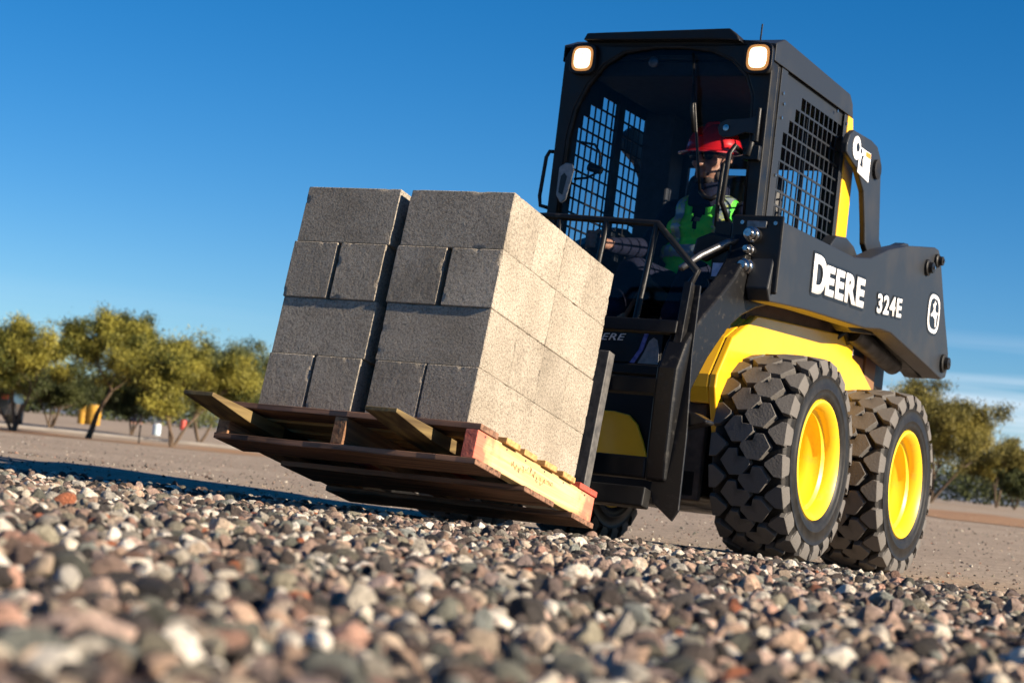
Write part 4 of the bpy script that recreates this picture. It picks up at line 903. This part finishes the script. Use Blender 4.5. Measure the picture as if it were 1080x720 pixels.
# ------------------------------------------------------------------ things beyond the trees
def put(name, label, cat, d, px, rz=0, group=None):
    lat = (px-540)/2203*d; x, y = PD(d, lat); return thing(name, label, cat, (x, y, ground_z(x, y)), (0, 0, YAW+math.pi+rz), group)
def drum(label, d, px, r, h, m, lid, group=None):
    t = put('drum', label, 'drum', d, px, 0, group)
    b = MB(); pr = [(0, 0), (r*.96, 0), (r, .02)]
    for k in range(3): z = h*(k+1)/4; pr += [(r, z-.03), (r*1.035, z), (r, z+.03)]
    pr += [(r, h-.02), (r*.97, h), (0, h-.01)]; b.lathe(pr, 24, 0, 0, 'z'); b.build('drum_body', m, t, auto=40)
    b = MB(); b.lathe([(r*.90, h+.001), (r*.90, h+.02), (0, h+.025)], 24, 0, 0, 'z'); b.build('lid', lid, t, auto=40)
M['farred'] = mat('faded_red_paint', (.50, .06, .04), .5, c2=(.3, .06, .04), nscale=4); M['paleblue'] = mat('pale_blue_paint', (.45, .55, .62), .5); M['faryel'] = mat('far_yellow_paint', (.55, .30, .02), .7, c2=(.35, .19, .03), nscale=3)
drum('larger yellow steel drum seen under the tree crowns', 78, 97, .18, .66, M['faryel'], M['faryel'], 'yellow drums')
drum('yellow drum at the right beside the leaning tree trunk', 78, 108.5, .26, .74, M['faryel'], M['faryel'], 'yellow drums')
drum('pale blue drum in the sun between the two tree trunks', 66, 176, .13, .34, M['paleblue'], M['hatw'])
for px, q, dd in ((203, 'behind the branching trunk', 98),): drum('small red drum '+q, dd, px, .15, .45, M['farred'], M['farred'])
def panel_sign(label, d, px, z0, wid, hgt, mt):
    t = put('sign', label, 'sign', d, px); b = MB(); b.box(-.01, .01, -wid/2, wid/2, z0, z0+hgt); b.build('panel', mt, t, bevel=.005)
    for s in (-1, 1): MB().box(-.05, -.012, s*wid*.35-.03, s*wid*.35+.03, 0, z0+hgt*.9).build('post', M['steel'], t)
panel_sign('plain orange and white board at the far left edge', 82, 3, .95, .62, .5, mat('orange_board', (.7, .22, .04), .6))
panel_sign('small plain red board glimpsed behind the left tree', 70, 27, .85, .28, .35, M['farred'])
# dark parked car at the left edge
t = put('parked_car', 'dark parked car half out of frame under the left tree', 'car', 57, -14, R(8))
prof = [(-.85, .28), (-.9, .62), (-.84, .95), (-.74, 1.28), (-.60, 1.42), (.60, 1.42), (.74, 1.28), (.84, .95), (.9, .62), (.85, .28)]
carp = mat('dark_car_paint', (.012, .012, .014), .3, coat=.5)
vs = []; fs = []
secs = [(.0, .93, .30), (-.25, .98, .0), (-1.3, 1.0, 0), (-2.6, 1.0, 0), (-3.9, .97, .0), (-4.1, .9, .25)]
for xx, k, dr in secs:
    for y, z in prof: vs.append((xx, y*k, z if z < 1 else z-(dr*1.6 if z > 1.2 else dr)))
n = len(prof)
for i in range(len(secs)-1):
    for j in range(n): fs.append((i*n+j, i*n+(j+1) % n, (i+1)*n+(j+1) % n, (i+1)*n+j))
fs += [tuple(range(n)), tuple(range((len(secs)-1)*n, len(secs)*n))]
MB().add(vs, fs).build('car_body', carp, t, bevel=.04)
MB().box(.0, .015, -.62, .62, .98, 1.08).build('rear_window', M['lens'], t)
for s in (1, -1):
    MB().box(-.01, .03, s*.70-.10, s*.70+.10, .72, .86).build('tail_light', M['farred'], t, bevel=.01)
    for xx in (-.8, -3.3):
        b = MB(); b.lathe([(.20, s*.92), (.32, s*.93), (.33, s*.90), (.33, s*.72), (.0, s*.72)], 28, xx, .33); wq = b.build('wheel', M['side_rubber'], t, auto=40)
        b = MB(); b.lathe([(0, s*.90), (.17, s*.925), (.20, s*.91)], 20, xx, .33); b.build('rim', M['steel'], wq)
t = put('marker_post', 'thin dark post standing between the two nearer trees', 'post', 49, 158.5)
MB().tube([(0, 0, 0), (0, 0, .42)], .018, 8).build('post', M['black'], t); MB().tube([(0, 0, .40), (0, 0, .44)], .026, 8).build('post_cap', M['black'], t)

# ------------------------------------------------------------------ trees
def leafmat(name, a, bcol):
    m = bpy.data.materials.new(name); m.use_nodes = True; nt = m.node_tree; N = nt.nodes; L = nt.links; b = N['Principled BSDF']
    b.inputs['Roughness'].default_value = .6; b.inputs['Specular IOR Level'].default_value = .25
    at = N.new('ShaderNodeAttribute'); at.attribute_name = 'shade'; r = N.new('ShaderNodeMixRGB'); r.inputs[1].default_value = (*a, 1); r.inputs[2].default_value = (*bcol, 1)
    L.new(at.outputs['Fac'], r.inputs[0]); L.new(r.outputs[0], b.inputs['Base Color'])
    tr = N.new('ShaderNodeBsdfTranslucent'); L.new(r.outputs[0], tr.inputs[0]); mx = N.new('ShaderNodeMixShader'); mx.inputs[0].default_value = .12
    L.new(b.outputs[0], mx.inputs[1]); L.new(tr.outputs[0], mx.inputs[2]); L.new(mx.outputs[0], N['Material Output'].inputs[0]); return m
M['bark'] = mat('grey_brown_bark', (.14, .095, .06), .9, c2=(.07, .05, .035), nscale=20, bump=.6, bscale=50, bdist=.01)
def tree_meshes(seed, h, wid, lean, stems, dens=1.0, leaf=.024, droop=0, low=.30, thin=0):
    rr = random.Random(seed); g = np.random.default_rng(seed)
    b = MB(); tips = []
    def grow(p, dv, ln, r, lev):
        q = p; pts = [p]; rs = [r]; d = dv.normalized()
        for k in range(4):
            d = (d+Vector((rr.gauss(0, .16), rr.gauss(0, .16), rr.gauss(.04, .10)))).normalized(); q = q+d*ln/4; pts.append(q); rs.append(r*(1-.13*(k+1)))
        b.tube(pts, rs, 7 if lev < 2 else 4, cap=False)
        if lev >= 1:
            for pt in pts[2 if lev == 1 else 1:]: tips.append((pt, lev))
        if lev == 4: return
        for k in range(3 if lev else 4):
            a = rr.uniform(0, 6.28); out = Vector((math.cos(a)*wid/h, math.sin(a)*wid/h, rr.uniform(-.45, .60)))
            grow(pts[rr.choice((2, 3, 4)) if lev else rr.choice((3, 4, 4))], (d*.75+out*.9), ln*rr.uniform(.60, .82), rs[-1]*rr.uniform(.55, .7), lev+1)
    for k in range(stems):
        a = 6.28*k/stems+rr.uniform(-.4, .4); s = .30 if stems > 1 else .0
        grow(Vector((0, 0, -.05)), Vector((lean*-.476+s*math.cos(a), s*math.sin(a)+lean*.879, 1)), h*.30, .035*h/3*(1.5 if stems == 1 else 1), 0)
    zs = [p.z for p, _ in tips]; top = max(zs); sc = h*.96/top
    for i, v in enumerate(b.v): b.v[i] = v*sc
    T = np.array([tuple(p*sc) for p, _ in tips]); T = T[T[:, 2] > h*low]
    # uneven clumping: some limbs bear more leaves
    wgt = np.array([max(.0, noise.noise(Vector(t)*2.3+Vector((seed, 0, 0)))+.22+thin*-.12) for t in T])**1.3; wgt /= wgt.sum()
    n = int(60000*dens*(h/3)**2); ix = g.choice(len(T), n, p=wgt)
    C = T[ix]+g.normal(0, 1, (n, 3))*np.array([.080, .080, .070])*h/3*(1+.5*g.random((n, 1)))
    C[:, 2] = np.maximum(C[:, 2], h*low*.75)
    A = g.normal(0, 1, (n, 3)); A /= np.linalg.norm(A, axis=1)[:, None]; B = np.cross(A, g.normal(0, 1, (n, 3))); B /= np.linalg.norm(B, axis=1)[:, None]
    sz = leaf*g.uniform(.5, 1.3, (n, 1)); A[:, 2] = np.abs(A[:, 2])+.25; A /= np.linalg.norm(A, axis=1)[:, None]; V = np.stack([C-A*sz*1.4-B*sz*.30, C+A*sz*1.4-B*sz*.30, C+A*sz*1.4+B*sz*.30, C-A*sz*1.4+B*sz*.30], 1).reshape(-1, 3)
    me = bpy.data.meshes.new('crown'); me.vertices.add(4*n); me.vertices.foreach_set('co', V.ravel()); me.loops.add(4*n); me.loops.foreach_set('vertex_index', np.arange(4*n, dtype=np.int32))
    me.polygons.add(n); me.polygons.foreach_set('loop_start', np.arange(0, 4*n, 4, dtype=np.int32)); me.update()
    sh = np.clip(np.array([.45+1.3*noise.noise(Vector(t)*1.6+Vector((5, seed, 0))) for t in T])[ix]+g.normal(0, .22, n), 0, 1)
    at = me.attributes.new('shade', 'FLOAT', 'FACE'); at.data.foreach_set('value', sh.astype(np.float32)); me.validate()
    tk = b; 
    return tk, me
M['leafA'] = leafmat('yellow_green_leaves', (.05, .060, .012), (.30, .27, .045)); M['leafB'] = leafmat('grey_green_leaves', (.045, .062, .026), (.16, .17, .055)); M['leafC'] = leafmat('dry_golden_leaves', (.08, .075, .02), (.30, .25, .055)); M['leafD'] = leafmat('dark_leaves', (.022, .032, .012), (.075, .085, .025))
def tree(label, d, px, h, wid, seed, lm, lean=0, stems=3, dens=1., leaf=.025, low=.30, group='trees at the far edge of the lot', rz=0, thin=0, kind='tree', cat='tree'):
    lat = (px-540)/2203*d; x, y = PD(d, lat)
    t = thing(kind, label, cat, (x, y, ground_z(x, y)), (0, 0, rz), group)
    tb, cm_ = tree_meshes(seed, h, wid, lean, stems, dens, leaf, low=low, thin=thin)
    tb.build('trunk', M['bark'], t, smooth=True); link('crown', cm_, M[lm], t)
tree('full yellow green tree at the far left, sky behind its top', 48, 26, 2.75, 2.9, 1, 'leafA', stems=3, dens=1.2, low=.10)
tree('broad tree with a single leaning trunk, second from the left', 49.5, 104, 3.15, 3.0, 2, 'leafA', lean=.42, stems=1, dens=1.4, low=.16)
tree('slender tree with several bare forking stems nearest the fork tip', 47, 193, 2.75, 2.2, 3, 'leafA', stems=4, dens=.9, low=.24)
tree('grey green tree rising directly behind the block stack', 57, 266, 3.1, 2.0, 4, 'leafB', stems=3, dens=1.0, low=.2)
tree('wispy grey green tree top behind the forking stems', 60, 222, 3.35, 2.0, 5, 'leafB', stems=3, dens=.7, low=.2, thin=1)
tree('dark low tree filling the gap between the two leftmost trees', 59, 64, 2.15, 3.2, 6, 'leafD', stems=5, dens=1.8, low=.02)
tree('dark leafy tree filling the gap left of the forking stems', 61, 150, 2.3, 3.0, 7, 'leafD', stems=4, dens=1.5, low=.14)
tree('dark tree at the very left edge of the lot', 56, -22, 3.1, 3.0, 8, 'leafD', stems=3, dens=1.3, low=.1)
tree('golden tree with an outreaching branch right of the rear wheel', 50, 992, 3.1, 2.6, 9, 'leafC', lean=.30, stems=3, dens=1.15, low=.04)
tree('golden tree mostly hidden behind the rear wheel', 52, 945, 3.1, 2.4, 10, 'leafC', stems=3, dens=1.1, low=.04)
tree('low dark tree at the right edge of the picture', 56, 1064, 2.0, 2.6, 11, 'leafC', stems=4, dens=2.0, low=.02)
tree('dark bush below the rightmost tree', 54, 1083, 1.2, 1.7, 12, 'leafD', stems=4, dens=3.0, low=.02, kind='bush', cat='bush', group=None)

# far wood closing the horizon: one mass nobody could count
def far_wood(name, l0, l1, d0, d1, hmin, hmax, n, lm, lab):
    g = np.random.default_rng(77+int(l0)); V = []; SH = []
    nb = int((l1-l0)/1.6); cx = []
    for i in range(nb):
        l = l0+(l1-l0)*g.random(); d = g.uniform(d0, d1); x, y = PD(d, l); hh = g.uniform(hmin, hmax); cx.append((x, y, ground_z(x, y)+hh*.45, hh*.75, hh*.5))
    cx = np.array(cx); ix = g.integers(0, nb, n); u = g.normal(0, 1, (n, 3)); u /= np.linalg.norm(u, axis=1)[:, None]; u *= g.random((n, 1))**.25
    C = cx[ix, :3]+u*np.stack([cx[ix, 3], cx[ix, 3], cx[ix, 4]], 1)*(1+.15*g.normal(0, 1, (n, 1)))
    A = g.normal(0, 1, (n, 3)); A /= np.linalg.norm(A, axis=1)[:, None]; B = np.cross(A, g.normal(0, 1, (n, 3))); B /= np.linalg.norm(B, axis=1)[:, None]; sz = g.uniform(.07, .18, (n, 1))
    V = np.stack([C-A*sz-B*sz*.5, C+A*sz-B*sz*.5, C+A*sz+B*sz*.5, C-A*sz+B*sz*.5], 1).reshape(-1, 3)
    me = bpy.data.meshes.new(name); me.vertices.add(4*n); me.vertices.foreach_set('co', V.ravel()); me.loops.add(4*n); me.loops.foreach_set('vertex_index', np.arange(4*n, dtype=np.int32))
    me.polygons.add(n); me.polygons.foreach_set('loop_start', np.arange(0, 4*n, 4, dtype=np.int32)); me.update()
    at = me.attributes.new('shade', 'FLOAT', 'FACE'); at.data.foreach_set('value', np.clip(g.normal(.4, .3, nb)[ix]+g.normal(0, .15, n), 0, 1).astype(np.float32)); me.validate()
    tag(link(name, me, M[lm]), lab, 'distant trees', kind='stuff')
far_wood('distant_wood', -62, 62, 150, 175, 3.2, 5.5, 60000, 'leafB', 'far dark belt of scrub trees along the horizon')
